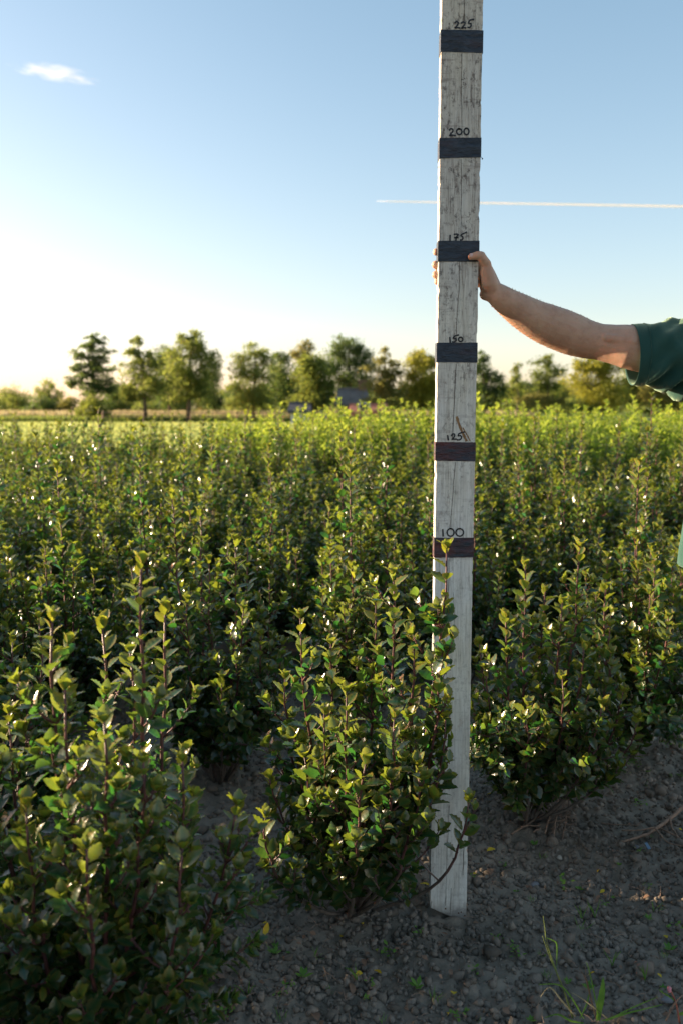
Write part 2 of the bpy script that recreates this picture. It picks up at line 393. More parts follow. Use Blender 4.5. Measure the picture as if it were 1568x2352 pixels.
# ------------------------------------------------------------------ leaves
def leaf_template(K, width=.29, spiny=1.0, fold=.35, curl=.22):
    ts = np.linspace(0, 1, 2 * K + 1); V = []; E = []; F = []
    for i, t in enumerate(ts):
        V.append((0, t, -curl * t * t)); E.append(0)
    for sgn in (-1, 1):
        for i, t in enumerate(ts[1:-1], 1):
            w = width * math.sin(math.pi * t ** .95) ** .85
            if i % 2 == 1: w *= 1 + .09 * spiny; tt = t + .018 * spiny
            else: w *= 1 - .04 * spiny; tt = t
            V.append((sgn * w, tt, -curl * t * t + fold * w + (.018 if i % 2 else -.008) * spiny)); E.append(1)
    m = len(ts); k = m - 2
    for s in range(2):
        o = m + s * k
        def e(i): return o + i - 1
        quads = []
        quads.append((0, 1, e(1)))
        for i in range(1, k): quads += [(i, i + 1, e(i + 1)), (i, e(i + 1), e(i))]
        quads.append((k, m - 1, e(k)))
        for a, b, c in quads: F.append((a, b, c) if s == 0 else (a, c, b))
    V = np.array(V, float); F = np.array(F)
    nrm = np.cross(V[F[0, 1]] - V[F[0, 0]], V[F[0, 2]] - V[F[0, 0]])
    if nrm[2] < 0: F = F[:, ::-1]
    return V, F, np.array(E, float)
T_NEAR = [leaf_template(5, .32, 1.1, .30, .20), leaf_template(5, .29, 1.3, .20, .34), leaf_template(5, .34, .9, .42, .10)]
T_FAR = [leaf_template(2, .28, .5, .3, .2), leaf_template(2, .27, .3, .2, .3)]
T_LAUR = [leaf_template(2, .24, 0, .3, .2)]
leaf_meshes = {}
def leaf_mesh(ti, age, rn):
    key = (ti, age, rn)
    if key not in leaf_meshes:
        V, F, E = T_NEAR[ti]; a = np.zeros((len(V), 4)); a[:, 0] = rn / 2; a[:, 1] = age / 3; a[:, 2] = E * (.4 + .6 * age / 3); a[:, 3] = 1
        o = mesh_obj('leaf', V, F, M_holly, attr=a, smooth=True); leaf_meshes[key] = o.data; bpy.data.objects.remove(o)
    return leaf_meshes[key]
def leaves_joined(name, L, templates, m, parent, edge=1.0):
    """L: list of (Matrix, age 0..1, rnd)"""
    if not L: return None
    r = np.random.default_rng(len(L)); out = []
    Ms = np.array([[list(row) for row in l[0]] for l in L]); ages = np.array([l[1] for l in L]); rn = np.array([l[2] for l in L])
    ti = r.integers(0, len(templates), len(L)); Vs = []; Fs = []; As = []; off = 0
    for k, (V, F, E) in enumerate(templates):
        sel = ti == k; c = sel.sum()
        if not c: continue
        Vh = np.concatenate([V, np.ones((len(V), 1))], 1)
        P = np.einsum('nij,kj->nki', Ms[sel], Vh)[..., :3]
        a = np.zeros((c, len(V), 4)); a[..., 0] = rn[sel][:, None]; a[..., 1] = ages[sel][:, None]; a[..., 2] = E[None] * (.4 + .6 * ages[sel][:, None]) * edge; a[..., 3] = 1
        Vs.append(P.reshape(-1, 3)); Fs.append((F[None] + (np.arange(c) * len(V))[:, None, None]).reshape(-1, 3) + off); As.append(a.reshape(-1, 4)); off += c * len(V)
    return tag(mesh_obj(name, np.concatenate(Vs), np.concatenate(Fs), m, parent, attr=np.concatenate(As), smooth=True), kind='stuff')

def leaf_matrix(p, d, nrm, size):
    """leaf base p, growing along d, upper side towards nrm"""
    y = d.normalized(); x = y.cross(nrm).normalized(); z = x.cross(y)
    return Matrix(((x.x * size, y.x * size, z.x * size, p.x), (x.y * size, y.y * size, z.y * size, p.y), (x.z * size, y.z * size, z.z * size, p.z), (0, 0, 0, 1)))
def shoot(rg, pts, a, out, sp=.017, size=.040, age0=.1, age1=.9, ang=(28, 56), avoid=None):
    """leaves round a shoot from fraction a to its tip"""
    seg = [(pts[i + 1] - pts[i]).length for i in range(len(pts) - 1)]; Lh = sum(seg); s = a * Lh; th = rg.uniform(0, 6.28)
    while s < Lh:
        q = s; i = 0
        while i < len(seg) - 1 and q > seg[i]: q -= seg[i]; i += 1
        p = pts[i].lerp(pts[i + 1], min(1, q / seg[i])); d = (pts[i + 1] - pts[i]).normalized()
        f = s / Lh; th += 2.4 + rg.uniform(-.3, .3)
        u = d.cross(Vector((.3, .2, 1)).normalized() if abs(d.z) < .9 else Vector((1, 0, 0))).normalized(); v = d.cross(u)
        rad = u * math.cos(th) + v * math.sin(th)
        an = R(rg.uniform(*ang)); 
        if Lh - s < .03: an *= .6
        ld = d * math.cos(an) + rad * math.sin(an) + Vector((rg.uniform(-.15, .15), rg.uniform(-.15, .15), rg.uniform(-.1, .15)))
        nrm = (d - rad * .5) + Vector((rg.uniform(-.3, .3), rg.uniform(-.3, .3), rg.uniform(-.1, .5)))
        sz_ = size * rg.uniform(.62, 1.32) * (1 if Lh - s > .03 else .85)
        age = min(1, max(0, age0 + (age1 - age0) * max(0, (f - .6) / .4) ** 1.6 + rg.uniform(-.12, .15)))
        if rg.random() < .03: age = rg.uniform(.5, 1)
        q_ = p + ld.normalized() * .006
        if avoid is None or not avoid(q_ + ld.normalized() * sz_): out.append((leaf_matrix(q_, ld, nrm, sz_), age, rg.random()))
        s += sp * rg.uniform(.7, 1.3)
    # rosette at the tip
    d = (pts[-1] - pts[-2]).normalized(); u = d.cross(Vector((1, .1, 0))).normalized(); v = d.cross(u)
    for k in range(4):
        th = k * 1.7; rad = u * math.cos(th) + v * math.sin(th); ld = d + rad * rg.uniform(.3, .8)
        if avoid is None or not avoid(pts[-1] + ld * .04): out.append((leaf_matrix(pts[-1], ld, d - rad, size * rg.uniform(.7, 1.0)), min(1, age1 + rg.uniform(-.2, .1)), rg.random()))
def make_bush(rg, tips, skirt=18, size=.042, sp=.017, low=.12, spread=.30, avoid=None, sidep=.75, h_sk=(.12, .42), age1=.8):
    """returns stems (list of (points, radii)), leaves; everything relative to the bush's base"""
    stems = []; leaves = []
    for tp in tips:
        tp = Vector(tp); p0 = Vector((rg.uniform(-.02, .02), rg.uniform(-.02, .02), -.03))
        bow = Vector((tp.x, tp.y, 0)) * rg.uniform(.35, .6) + Vector((rg.uniform(-.02, .02), rg.uniform(-.02, .02), -.03))
        pts = curve(p0, tp, bow, 12)
        for i in range(2, 12): pts[i] = pts[i] + Vector((rg.uniform(-.006, .006), rg.uniform(-.006, .006), 0))
        r0 = .0045 + .0035 * tp.z; rads = [r0 * (1 - .82 * i / 12) + .0006 for i in range(13)]
        Lh = tp.length; a = max(.05, .27 / max(Lh, .3)) * rg.uniform(.6, 1)
        shoot(rg, pts, a, leaves, sp * 1.05, size, .0, age1, avoid=avoid); g = [(pts, rads)]
        nside = int(Lh * 24)
        for k in range(nside):
            if rg.random() > sidep + .3: continue
            f = rg.uniform(.15, .93); i = int(f * 12); p = pts[i]; d = (pts[min(i + 1, 12)] - pts[i]).normalized()
            az = rg.uniform(0, 6.28); out = Vector((math.cos(az), math.sin(az), 0)); ln = rg.uniform(.07, .20) * (1.3 - f) * 1.15
            q = p + (out * .62 + Vector((0, 0, .78))) * ln
            if avoid and avoid(q): continue
            sp_ = curve(p, q, out * ln * .18, 4); g.append((sp_, [.0024, .002, .0017, .0013, .0009]))
            shoot(rg, sp_, .2, leaves, sp, size * .95, .05, age1 * .85 if f > .5 else .25, avoid=avoid)
        stems.append(g)
    for k in range(skirt):
        az = rg.uniform(0, 6.28); rr = rg.uniform(.5, 1) * spread; z1 = rg.uniform(*h_sk)
        rr *= .65 + .5 * min(1, z1 / .3)
        q = Vector((math.cos(az) * rr, math.sin(az) * rr, z1)); p0 = Vector((0, 0, rg.uniform(.09, .19)))
        if avoid and avoid(q): continue
        sp_ = curve(p0, q, Vector((0, 0, -.02)), 6); g = [(sp_, [.0045, .004, .0034, .0028, .002, .0015, .001])]
        shoot(rg, sp_, .35, leaves, sp * .85, size * .95, .0, .22, ang=(35, 85), avoid=avoid)
        for j in range(4):
            i = rg.randint(2, 5); o = Vector((rg.uniform(-1, 1), rg.uniform(-1, 1), rg.uniform(.0, 1))).normalized() * rg.uniform(.05, .13)
            if avoid and avoid(sp_[i] + o): continue
            s2 = curve(sp_[i], sp_[i] + o, Vector((0, 0, 0)), 3); g.append((s2, [.002, .0016, .0013, .0009])); shoot(rg, s2, .1, leaves, sp, size * .9, .0, .2, ang=(35, 80), avoid=avoid)
        stems.append(g)
    return stems, leaves
def trunk_mb(rg, n=3, r=.013, h=.2):
    mb = MB()
    for k in range(n):
        az = rg.uniform(0, 6.28); o = Vector((math.cos(az), math.sin(az), 0)) * rg.uniform(.0, .03)
        mb.tube([o * .4 + Vector((0, 0, -.06)), o * .6 + Vector((0, 0, .03)), o * 1.3 + Vector((0, 0, h * .6)), o * 2.4 + Vector((0, 0, h))], [r * 1.25, r, r * .8, r * .55], 7)
    return mb
def bud_nodes(rg, mb, pts):
    for k in range(len(pts) * 2):
        i = rg.randint(1, len(pts) - 2); p = pts[i].lerp(pts[i + 1], rg.random()); r = rg.uniform(.0015, .0028)
        o = Vector((rg.uniform(-1, 1), rg.uniform(-1, 1), rg.uniform(-.3, 1))).normalized() * .004; c = p + o
        v = [c + Vector(q) * r for q in ((1, 0, 0), (-1, 0, 0), (0, 1, 0), (0, -1, 0), (0, 0, 1.3), (0, 0, -1.3))]
        mb.add((v, [(0, 2, 4), (2, 1, 4), (1, 3, 4), (3, 0, 4), (2, 0, 5), (1, 2, 5), (3, 1, 5), (0, 3, 5)]))
def dress(root, rg, stems, leaves, loc, nparts=300, detailed=True, near=T_NEAR, trunkn=3):
    trunk_mb(rg, trunkn).build('trunk', M_bark, root, True)
    if detailed:
        for g in stems:
            mb = MB()
            for pts, rads in g:
                mb.tube(pts, rads, 6); bud_nodes(rg, mb, pts)
            mb.build('stem', M_stem, root, True)
    else:
        mb = MB()
        for g in stems:
            for pts, rads in g: mb.tube(pts[::2] + ([pts[-1]] if len(pts) % 2 == 0 else []), (rads[::2] + ([rads[-1]] if len(pts) % 2 == 0 else [])), 4, False)
        mb.build('stems', M_stem, root, True)
    cp = Vector((0, 0, CAM_H)) - loc
    L = sorted(leaves, key=lambda l: (Vector(l[0].translation) - cp).length - 1.2 * l[0].translation.z * 0 - 2.0 * l[0].to_scale().x if False else (l[0].translation - cp).length)
    part, rest = L[:nparts], L[nparts:]
    for mtx, age, rn in part:
        link('leaf', leaf_mesh(min(2, int(rn * 2.999)), int(round(age * 3)), min(2, int((rn * 7) % 1 * 3))), root, mtx)
    leaves_joined('foliage', rest, near, M_holly, root)

# ------------------------------------------------------------------ the near holly bushes
def tips_from_px(base, L):
    return [W(px, py, base.y + dy) - base for px, py, dy in L]
def board_avoid(base):
    def f(p):
        q = p + base
        return (.19 < q.x < .40 and q.y > 2.205 and q.y < 2.42) or q.x > .345 or (q.x > .20 and q.z < .30) or (q.x > .275 and not .30 < q.z < .52)
    return f
def gbase(x, y): return Vector((x, y, groundz(x, y)))
near_specs = [
 ('holly_bush', (-.50, 1.62), [(325, 1300, -.05), (120, 1425, -.1), (235, 1440, .1), (150, 1585, -.15), (240, 1660, -.22), (420, 1750, -.1), (20, 1640, .1), (380, 1400, .15), (60, 1850, -.2), (300, 1500, .05), (545, 1850, -.02), (-60, 1500, 0), (200, 1950, -.3), (420, 1950, -.22), (330, 1750, -.2)],
  64, .035, 'large blurred holly bush filling the lower left corner nearest the camera'),
 ('holly_bush', (.035, 2.27), [(1025, 1262, -.13), (902, 1320, .02), (690, 1420, -.02), (862, 1385, .1), (795, 1590, -.18), (760, 1480, .12), (950, 1480, -.1), (1015, 1500, -.14), (655, 1560, .1), (745, 1640, -.1), (840, 1750, -.26), (1022, 1650, -.13), (700, 1740, -.1), (905, 1650, -.24), (610, 1880, -.15), (620, 1790, 0), (1075, 1840, -.16), (960, 1760, -.2)],
  44, .039, 'glossy holly bush directly left of the measuring board, its tips crossing the board'),
 ('holly_bush', (.62, 2.76), [(1205, 1300, 0), (1330, 1255, .05), (1160, 1420, -.1), (1250, 1360, .1), (1290, 1385, -.08), (1390, 1350, .12), (1210, 1620, -.24), (1340, 1480, -.1), (1115, 1540, -.05), (1430, 1590, -.1), (1460, 1650, -.15), (1120, 1660, -.12), (1380, 1620, -.22), (1100, 1480, .1), (1290, 1560, -.2), (1400, 1440, 0)],
  44, .039, 'holly bush with yellow tinted tips directly right of the measuring board'),
 ('holly_bush', (-.463, 3.10), [(480, 1290, 0), (570, 1250, .05), (395, 1140, .1), (540, 1240, -.1), (620, 1330, .1), (430, 1380, -.1), (510, 1560, -.25), (360, 1500, -.05), (600, 1460, -.12), (650, 1480, .05), (560, 1400, -.2), (300, 1300, .1), (460, 1180, .2)],
  44, .039, 'dark shaded holly bush in the gap between the corner bush and the board bush'),
 ('holly_bush', (-1.03, 2.54), [(100, 1500, -.05), (30, 1470, 0), (60, 1600, -.15), (-40, 1430, .1), (150, 1560, .05), (10, 1690, -.2), (-90, 1500, 0), (90, 1420, .2), (130, 1640, 0), (-20, 1620, .1)],
  30, .040, 'low holly bush at the left picture edge behind the corner bush'),
]
for nm, (bx, by), tp, sk, size, label in near_specs:
    b = gbase(bx, by); rg = random.Random(int(bx * 1000) + 77)
    root = thing(nm, b, label, 'holly bush', 'holly bushes in the nursery rows')
    av = board_avoid(b) if abs(bx - .035) < .001 else None
    tips = tips_from_px(b, [(p_[0], p_[1], p_[2] - (.08 if abs(bx - .035) < .001 else 0)) for p_ in tp])
    st, lv = make_bush(rg, tips, sk, size, .0112 if by < 1.7 else .0135, avoid=av, spread=.30 if by < 1.7 else (.185 if by < 2.3 else .29), sidep=.75, h_sk=(.12, .52) if by < 1.7 else ((.24, .48) if by < 2.3 else (.18, .44)))
    dress(root, rg, st, lv, b, 300, True, trunkn=3)

# ------------------------------------------------------------------ the field of holly
def random_tips(rg, n, h, sp):
    out = []
    for k in range(n):
        r = sp * math.sqrt(rg.random()); az = rg.uniform(0, 6.28)
        out.append((r * math.cos(az), r * math.sin(az), h * (1 - .35 * r / sp) * rg.uniform(.78, 1.05)))
    out[0] = (rg.uniform(-.05, .05), rg.uniform(-.05, .05), h * 1.20)
    return out
variants = []
for k in range(5):       # near variants with leaf parts
    rg = random.Random(100 + k); st, lv = make_bush(rg, random_tips(rg, 17, rg.uniform(.92, 1.04), .33), 28, .040, .0150, spread=.33)
    variants.append((rg, st, lv))
FIELD_LABEL = 'glossy dark green holly bush in the crowded rows of the field behind the first bushes'
def in_view(x, y, ml=.5, mr=.5): return -(.394 * y + ml) < x < .394 * y + mr
protos = {}
def copy_tree(o, parent=None):
    c = o.copy(); COL.objects.link(c); c.parent = parent
    for ch in o.children: copy_tree(ch, c)
    return c
used_near = [(s[1][0], s[1][1]) for s in near_specs]
pos = []
for j in range(-4, 30):
    for i in range(-30, 30):
        r_ = random.Random(i * 131 + j * 977)
        base = (ROW1 if j <= 0 else ROW2) + STEP * i + PERP * (j if j <= 0 else (j - 1) * 1.0) + Vector((.19, .19, 0)) * (j * .7 if j > 1 else 0)
        x = base.x + r_.uniform(-.07, .07); y = base.y + r_.uniform(-.07, .07)
        if j >= 2 :
            pass
        if y < 2.3 and not (x < -.9 and y > -1.2 and x < -.394 * y - .35): continue  # rows extended unseen past the left edge so they shade the near soil
        if min((x - u) ** 2 + (y - v) ** 2 for u, v in used_near) < .2: continue
        if x > .75 and y < 2.7: continue
        if j < 0: continue
        if not in_view(max(x, -.6) if y < .5 else x, y, 3.2 if y < 5 else (1.6 if y < 8 else .6), .5): continue
        yend = 14.2 - max(0, min(1, (x + 3.2) / 2.0)) * 4.2 - .05 * x
        if y > yend: continue
        pos.append((y, x))
        # an extra plant between rows further out, where the rows close up
        if y > 3.6:
            x2 = x + PERP.x * .5 + STEP.x * .5 + r_.uniform(-.08, .08); y2 = y + PERP.y * .5 + STEP.y * .5 + r_.uniform(-.08, .08)
            if y2 < yend and in_view(x2, y2): pos.append((y2, x2))
for i in range(60):   # staggered last row along the field edge
    x = -5.8 + i * .19; r_ = random.Random(i + 4000); yb = 14.2 - max(0, min(1, (x + 3.2) / 2.0)) * 4.2 - .05 * x
    if in_view(x, yb, .3, .3): pos.append((yb + r_.uniform(-.35, .1), x))
pos += [(3.62, -1.20), (4.2, -1.80), (3.35, -1.75), (1.78, -1.30), (1.30, -1.45), (1.0, -1.0)]  # final entries are unseen bushes added at left to shade the soil
pos.sort(); pos = pos[:294]
print('FB', len(pos), [(round(x,2), round(y,2), round(784+x/(y*cP+1.38*sP)*FPX)) for y,x in pos if in_view(x,y,.1,.1)][:20])
far_variants = []
for k in range(6):
    rg = random.Random(300 + k); st, lv = make_bush(rg, random_tips(rg, 19, rg.uniform(.90, 1.04), .36), 12, .045, .018, spread=.34)
    far_variants.append((rg, st, lv))
KN = 0
NEAR_LABELS = {0: 'holly bush at the right picture edge, next behind the bush right of the board', 1: 'holly bush straight behind the bush that stands left of the board',
 2: 'holly bush left of and behind the dark shaded bush, above the corner bush', 3: 'holly bush mostly hidden behind the lower middle of the measuring board', 5: 'holly bush with a tall reddish shoot near the right edge, second behind the soil'}
for n_, (y, x) in enumerate(pos):
    rz = random.Random(n_).uniform(0, 6.28); sc = random.Random(n_ + 5).uniform(.88, 1.18)
    b = gbase(x, y); near_ = KN < 16 and in_view(x, y, .1, .1)
    key = ('n', n_ % 5, n_) if near_ else ('f', n_ % 6)
    if near_:
        rg, st, lv = variants[n_ % 5]; rg = random.Random(n_)
        root = thing('holly_bush', b, NEAR_LABELS.get(KN, FIELD_LABEL), 'holly bush', 'holly bushes in the nursery rows'); KN += 1
        Mr = Matrix.Rotation(rz, 4, 'Z')
        st2 = [[([Mr @ p for p in pts], rads) for pts, rads in g] for g in st]
        lv2 = [(Mr @ m_, a_, q_) for m_, a_, q_ in lv]
        dress(root, rg, st2, lv2, b, 220 if KN > 7 else 300, False, T_NEAR)
        root.scale = (sc,) * 3
    else:
        if key not in protos:
            rg, st, lv = far_variants[n_ % 6]
            root = thing('holly_bush', b, FIELD_LABEL, 'holly bush', 'holly bushes in the nursery rows')
            mb = MB()
            for g in st:
                for pts, rads in g: mb.tube([pts[0], pts[len(pts) // 2], pts[-1]], [rads[0], rads[len(pts) // 2], rads[-1]], 4, False)
            mb.build('stems', M_stem, root, True); leaves_joined('foliage', lv, T_FAR, M_holly, root)
            protos[key] = root
        else: root = copy_tree(protos[key])
        root.location = b; root.rotation_euler.z = rz; root.scale = (sc, sc, sc * random.Random(n_ + 9).uniform(.94, 1.06))

# ------------------------------------------------------------------ taller bright hedge plants beyond
TALL_LABEL = 'tall bright yellow green leafy plant behind the holly field, below the tree line'
tallp = []
for k in range(5):
    rg = random.Random(700 + k); h = rg.uniform(1.20, 1.40)
    tips = [(rg.uniform(-.17, .17), rg.uniform(-.17, .17), h * rg.uniform(.60, .98)) for _ in range(9)] + [(0, 0, h * 1.06)]
    st, lv = make_bush(rg, tips, 2, .082, .034, spread=.2, sidep=.1, age1=1.0)
    root = thing('hedge_plant', (0, 0, 0), TALL_LABEL, 'hedge plant', 'tall bright hedge plants behind the holly')
    mb = MB()
    for g in st:
        for pts, rads in g: mb.tube([pts[0], pts[len(pts) // 2], pts[-1]], [rads[0], rads[len(pts) // 2], rads[-1]], 4, False)
    mb.build('stems', M_gstem, root, True)
    leaves_joined('foliage', [(m_, min(1, a_ * .7 + .35 * min(1, m_.translation.z / 1.2) ** 3), q_) for m_, a_, q_ in lv], T_LAUR, M_laurel, root, 0)  # age also rises with height: sunlit tips painted into the leaf colour
    tallp.append(root)
tp = []
for j in range(0, 12):
    for i in range(0, 30):
        r_ = random.Random(i * 37 + j * 11)
        y = 10.2 + j * .62 + r_.uniform(-.12, .12); x = -2.35 + i * .44 + r_.uniform(-.1, .1) + (j % 2) * .2
        if x < -2.3 + (y - 10) * .05 - .0: continue
        if not in_view(x, y, 0, .3): continue
        yb = 14.2 - max(0, min(1, (x + 3.2) / 2.0)) * 4.2 - .05 * x
        if y < yb + .25: continue
        tp.append((y, x, r_.uniform(.88, 1.08)))
tp.sort(); tp = tp[:285]
print('tall', len(tp), 'near', KN)
for n_, (y, x, sc) in enumerate(tp):
    root = tallp[n_] if n_ < 5 else copy_tree(tallp[n_ % 5])
    root.location = (x, y, -.03); root.rotation_euler.z = (n_ * 2.4) % 6.28
    lo = .84 + .16 * min(1, max(0, (x + 2.3) / 2.5)); root.scale = (sc, sc, sc * lo)

# ------------------------------------------------------------------ trees beyond the meadow
def crown_mat(name, c, t, tm=.45): return blade_mat(name, tuple(q * .7 for q in c), tuple(q * 1.25 for q in c), t, tm)
CM = {'olive': crown_mat('olive_foliage', (.10, .125, .03), (.36, .42, .08)),
      'dark': crown_mat('dark_foliage', (.055, .085, .03), (.18, .26, .05)),
      'yellow': crown_mat('golden_foliage', (.15, .155, .025), (.52, .50, .06)),
      'green': crown_mat('green_foliage', (.09, .12, .03), (.32, .38, .06)),
      'brown': crown_mat('brownish_foliage', (.12, .115, .035), (.38, .36, .08))}
def tree(name, D, trunk, clumps, col, label, cat='tree', leaf=.24, dens=1.0, group='trees beyond the meadow', seed=1):
    """trunk=(px at base, px at top, top py); clumps = (px, py, rx px, ry px[, density])"""
    r = np.random.default_rng(seed); k = D / FPX
    b = W(trunk[0], 960, D); b.z = -.1
    root = thing(name, b, label, cat, group)
    top = W(trunk[1], trunk[2], D) - b; h = top.z
    mb = MB(); pts = [Vector((0, 0, -.2)), Vector((top.x * .3 + .1, 0, h * .35)), Vector((top.x * .7, 0, h * .7)), top]
    mb.tube(pts, [h * .026, h * .019, h * .011, h * .003], 7)
    ps = []; n_tot = 0
    for c in clumps:
        px, py, rx, ry = c[:4]; lay = 'layered' in label; rx *= 1.05 if lay else 1.2; ry *= 1.75 if lay else 1.7; d = c[4] if len(c) > 4 else 1
        cc = W(px, py, D) - b; RX, RY = rx * k, ry * k; cc.y += r.uniform(-.4, .4) * RX
        st = max(0.3, cc.z - abs(cc.x - top.x * .5) * .6 - RY * .5); f = min(1, st / h); p0 = Vector((top.x * f, 0, min(st, h * .97)))
        mb.tube([p0, p0.lerp(cc, .5) + Vector((0, 0, -.1 * RY)), cc], [h * .008, h * .005, h * .002], 4, False)
        n = int(d * dens * 42 * (RX * RY) / (leaf * leaf) ) + 60
        # sub-clumps make light and dark masses
        ns = max(7, int(RX * RY * 7)); sc_ = r.normal(size=(ns, 3)); sc_ /= np.linalg.norm(sc_, axis=1)[:, None]; sc_ *= r.uniform(.3, 1.0, (ns, 1))
        w = r.integers(0, ns, n); o = r.normal(0, .24, (n, 3)); o[:, 2] += (-.35 * np.abs(o[:, 0]) if lay else 0); p = sc_[w] + o
        p = p * [RX, RX * .9, RY] + np.array(cc); ps.append(p)
    p = np.concatenate(ps); n = len(p)
    q = r.normal(size=(n, 2, 3)); u = q[:, 0] / np.linalg.norm(q[:, 0], axis=1)[:, None]; v = np.cross(u, q[:, 1]); v /= np.linalg.norm(v, axis=1)[:, None]
    s = leaf * r.uniform(.5, 1.2, (n, 1)) * .5
    Vv = np.stack([p - u * s, p + v * s * .6, p + u * s, p - v * s * .6], 1)
    a = np.zeros((n, 4, 4)); a[..., 0] = r.random(n)[:, None]; a[..., 3] = 1
    mb.build('trunk', M_trunk, root, True)
    mesh_obj('crown', Vv.reshape(-1, 3), np.arange(n * 4).reshape(n, 4), CM[col], root, attr=a.reshape(-1, 4))
    return n
TG = 'trees beyond the meadow'
NT = 0
NT += tree('deciduous_tree', 150, (25, 25, 905), [(28, 915, 24, 16), (8, 930, 26, 18), (45, 930, 22, 18)], 'green', 'low rounded tree at the far left end of the tree line', seed=11)
NT += tree('deciduous_tree', 120, (112, 112, 880), [(110, 885, 20, 12), (92, 903, 18, 12), (130, 905, 20, 12), (112, 922, 30, 14), (95, 935, 20, 10), (140, 932, 18, 10)], 'olive', 'small airy olive tree left of the tall layered alder', seed=12, dens=.8)
cl = [(212, 775, 16, 6), (232, 785, 18, 6), (200, 795, 22, 7), (240, 803, 24, 6), (186, 815, 24, 6), (228, 822, 30, 7), (180, 843, 26, 7), (230, 850, 32, 7), (176, 875, 26, 7), (240, 873, 32, 8), (205, 862, 24, 7), (165, 885, 14, 5), (214, 800, 10, 26, .5), (216, 850, 14, 34, .45), (200, 880, 20, 10, .6), (222, 838, 16, 8, .7), (196, 822, 14, 8, .7), (215, 895, 36, 9), (250, 893, 24, 8), (210, 836, 18, 6)]
NT += tree('alder_tree', 95, (216, 212, 768), cl, 'dark', 'tall layered alder with flat open branches at left of the tree line', seed=13, leaf=.22, dens=1.15)
NT += tree('round_bush', 93, (215, 215, 925), [(205, 930, 28, 16), (232, 940, 24, 18), (210, 950, 32, 14), (190, 945, 16, 12)], 'green', 'dense round green bush at the foot of the layered alder', 'bush', seed=14, group='bushes under the tree line', dens=1.3)
NT += tree('deciduous_tree', 92, (336, 318, 778), [(312, 785, 17, 8), (302, 803, 18, 8), (325, 815, 20, 9), (310, 835, 28, 10), (345, 835, 26, 14), (330, 862, 46, 16), (350, 885, 44, 14), (295, 885, 24, 12), (320, 905, 40, 9), (295, 918, 20, 8, .6)], 'olive', 'yellow olive tree with bare lower trunk right of the layered alder', seed=15, leaf=.24, dens=1.1)
NT += tree('deciduous_tree', 105, (390, 385, 805), [(385, 815, 20, 12), (375, 835, 26, 18), (400, 860, 30, 20), (385, 895, 34, 22), (400, 925, 28, 14)], 'dark', 'dark tree between the yellow olive tree and the tallest tree', seed=16, dens=1.2)
NT += tree('deciduous_tree', 90, (432, 440, 762), [(440, 770, 22, 9), (430, 788, 26, 9), (458, 792, 24, 9), (425, 812, 34, 14), (465, 818, 28, 12, .8), (430, 845, 44, 18), (478, 850, 24, 14, .7), (420, 880, 40, 16), (465, 885, 36, 18), (435, 912, 38, 12), (492, 820, 14, 10, .6)], 'olive', 'tallest broad tree in the left group of the tree line', seed=17, leaf=.24, dens=1.15)
NT += tree('deciduous_tree', 110, (490, 488, 830), [(485, 840, 20, 14), (490, 870, 22, 18), (485, 905, 26, 20), (500, 930, 18, 12)], 'dark', 'dark tree behind the right side of the tallest tree', seed=18)
NT += tree('round_bush', 140, (532, 532, 905), [(532, 915, 20, 11), (545, 928, 16, 10)], 'dark', 'low dark bush in the gap between the two tree groups', 'bush', seed=19, group='bushes under the tree line')
NT += tree('deciduous_tree', 92, (580, 590, 798), [(590, 806, 26, 10, .8), (565, 822, 26, 12, .8), (612, 825, 22, 12, .8), (553, 850, 24, 14, .8), (590, 855, 36, 16), (575, 885, 36, 16), (600, 912, 38, 16), (560, 925, 28, 14)], 'olive', 'broad airy tree at left end of the middle tree group', seed=20, dens=1.05)
NT += tree('deciduous_tree', 96, (645, 645, 812), [(645, 822, 20, 10, .8), (635, 845, 28, 16), (655, 870, 28, 20), (640, 900, 34, 22), (660, 925, 22, 14)], 'dark', 'dark dense tree just left of the rounded olive tree', seed=21, dens=1.2)
NT += tree('deciduous_tree', 110, (700, 700, 785), [(700, 794, 20, 9), (690, 812, 24, 10), (705, 830, 22, 12)], 'brown', 'brown tinged tree top rising behind the rounded olive tree', seed=22)
NT += tree('deciduous_tree', 84, (716, 716, 818), [(718, 830, 30, 14), (700, 850, 24, 16), (735, 852, 28, 18), (712, 880, 36, 18), (745, 890, 24, 16), (710, 912, 34, 14), (735, 925, 30, 10)], 'green', 'rounded olive green tree left of the thatched farmhouse', seed=23, dens=1.45)
NT += tree('deciduous_tree', 100, (802, 800, 782), [(800, 792, 30, 11), (772, 806, 24, 12, .9), (828, 808, 22, 12), (795, 825, 40, 16), (760, 840, 24, 16), (832, 842, 26, 18), (795, 865, 38, 16), (845, 880, 18, 14)], 'dark', 'big dark domed tree behind the thatched farmhouse', seed=24, dens=1.1)
NT += tree('deciduous_tree', 82, (882, 884, 805), [(884, 812, 15, 8, .7), (868, 828, 18, 9, .7), (900, 835, 16, 10, .6), (872, 855, 28, 14), (905, 862, 22, 14, .8), (865, 885, 30, 14), (895, 900, 30, 16), (880, 925, 36, 12)], 'brown', 'brownish airy tree right of the thatched farmhouse', seed=25)
NT += tree('deciduous_tree', 84, (968, 966, 812), [(962, 822, 28, 12), (985, 832, 26, 12), (945, 846, 24, 14), (975, 862, 38, 18), (950, 890, 32, 18), (990, 895, 34, 20), (965, 922, 44, 14), (1010, 870, 22, 18)], 'yellow', 'golden yellow tree just left of the measuring board', seed=26, dens=1.15)
NT += tree('deciduous_tree', 90, (1110, 1108, 812), [(1106, 820, 16, 10), (1100, 845, 26, 16), (1130, 862, 24, 14, .8), (1100, 885, 32, 18), (1140, 895, 26, 16), (1110, 918, 40, 14)], 'dark', 'dark tree just right of the measuring board', seed=27, dens=1.1)
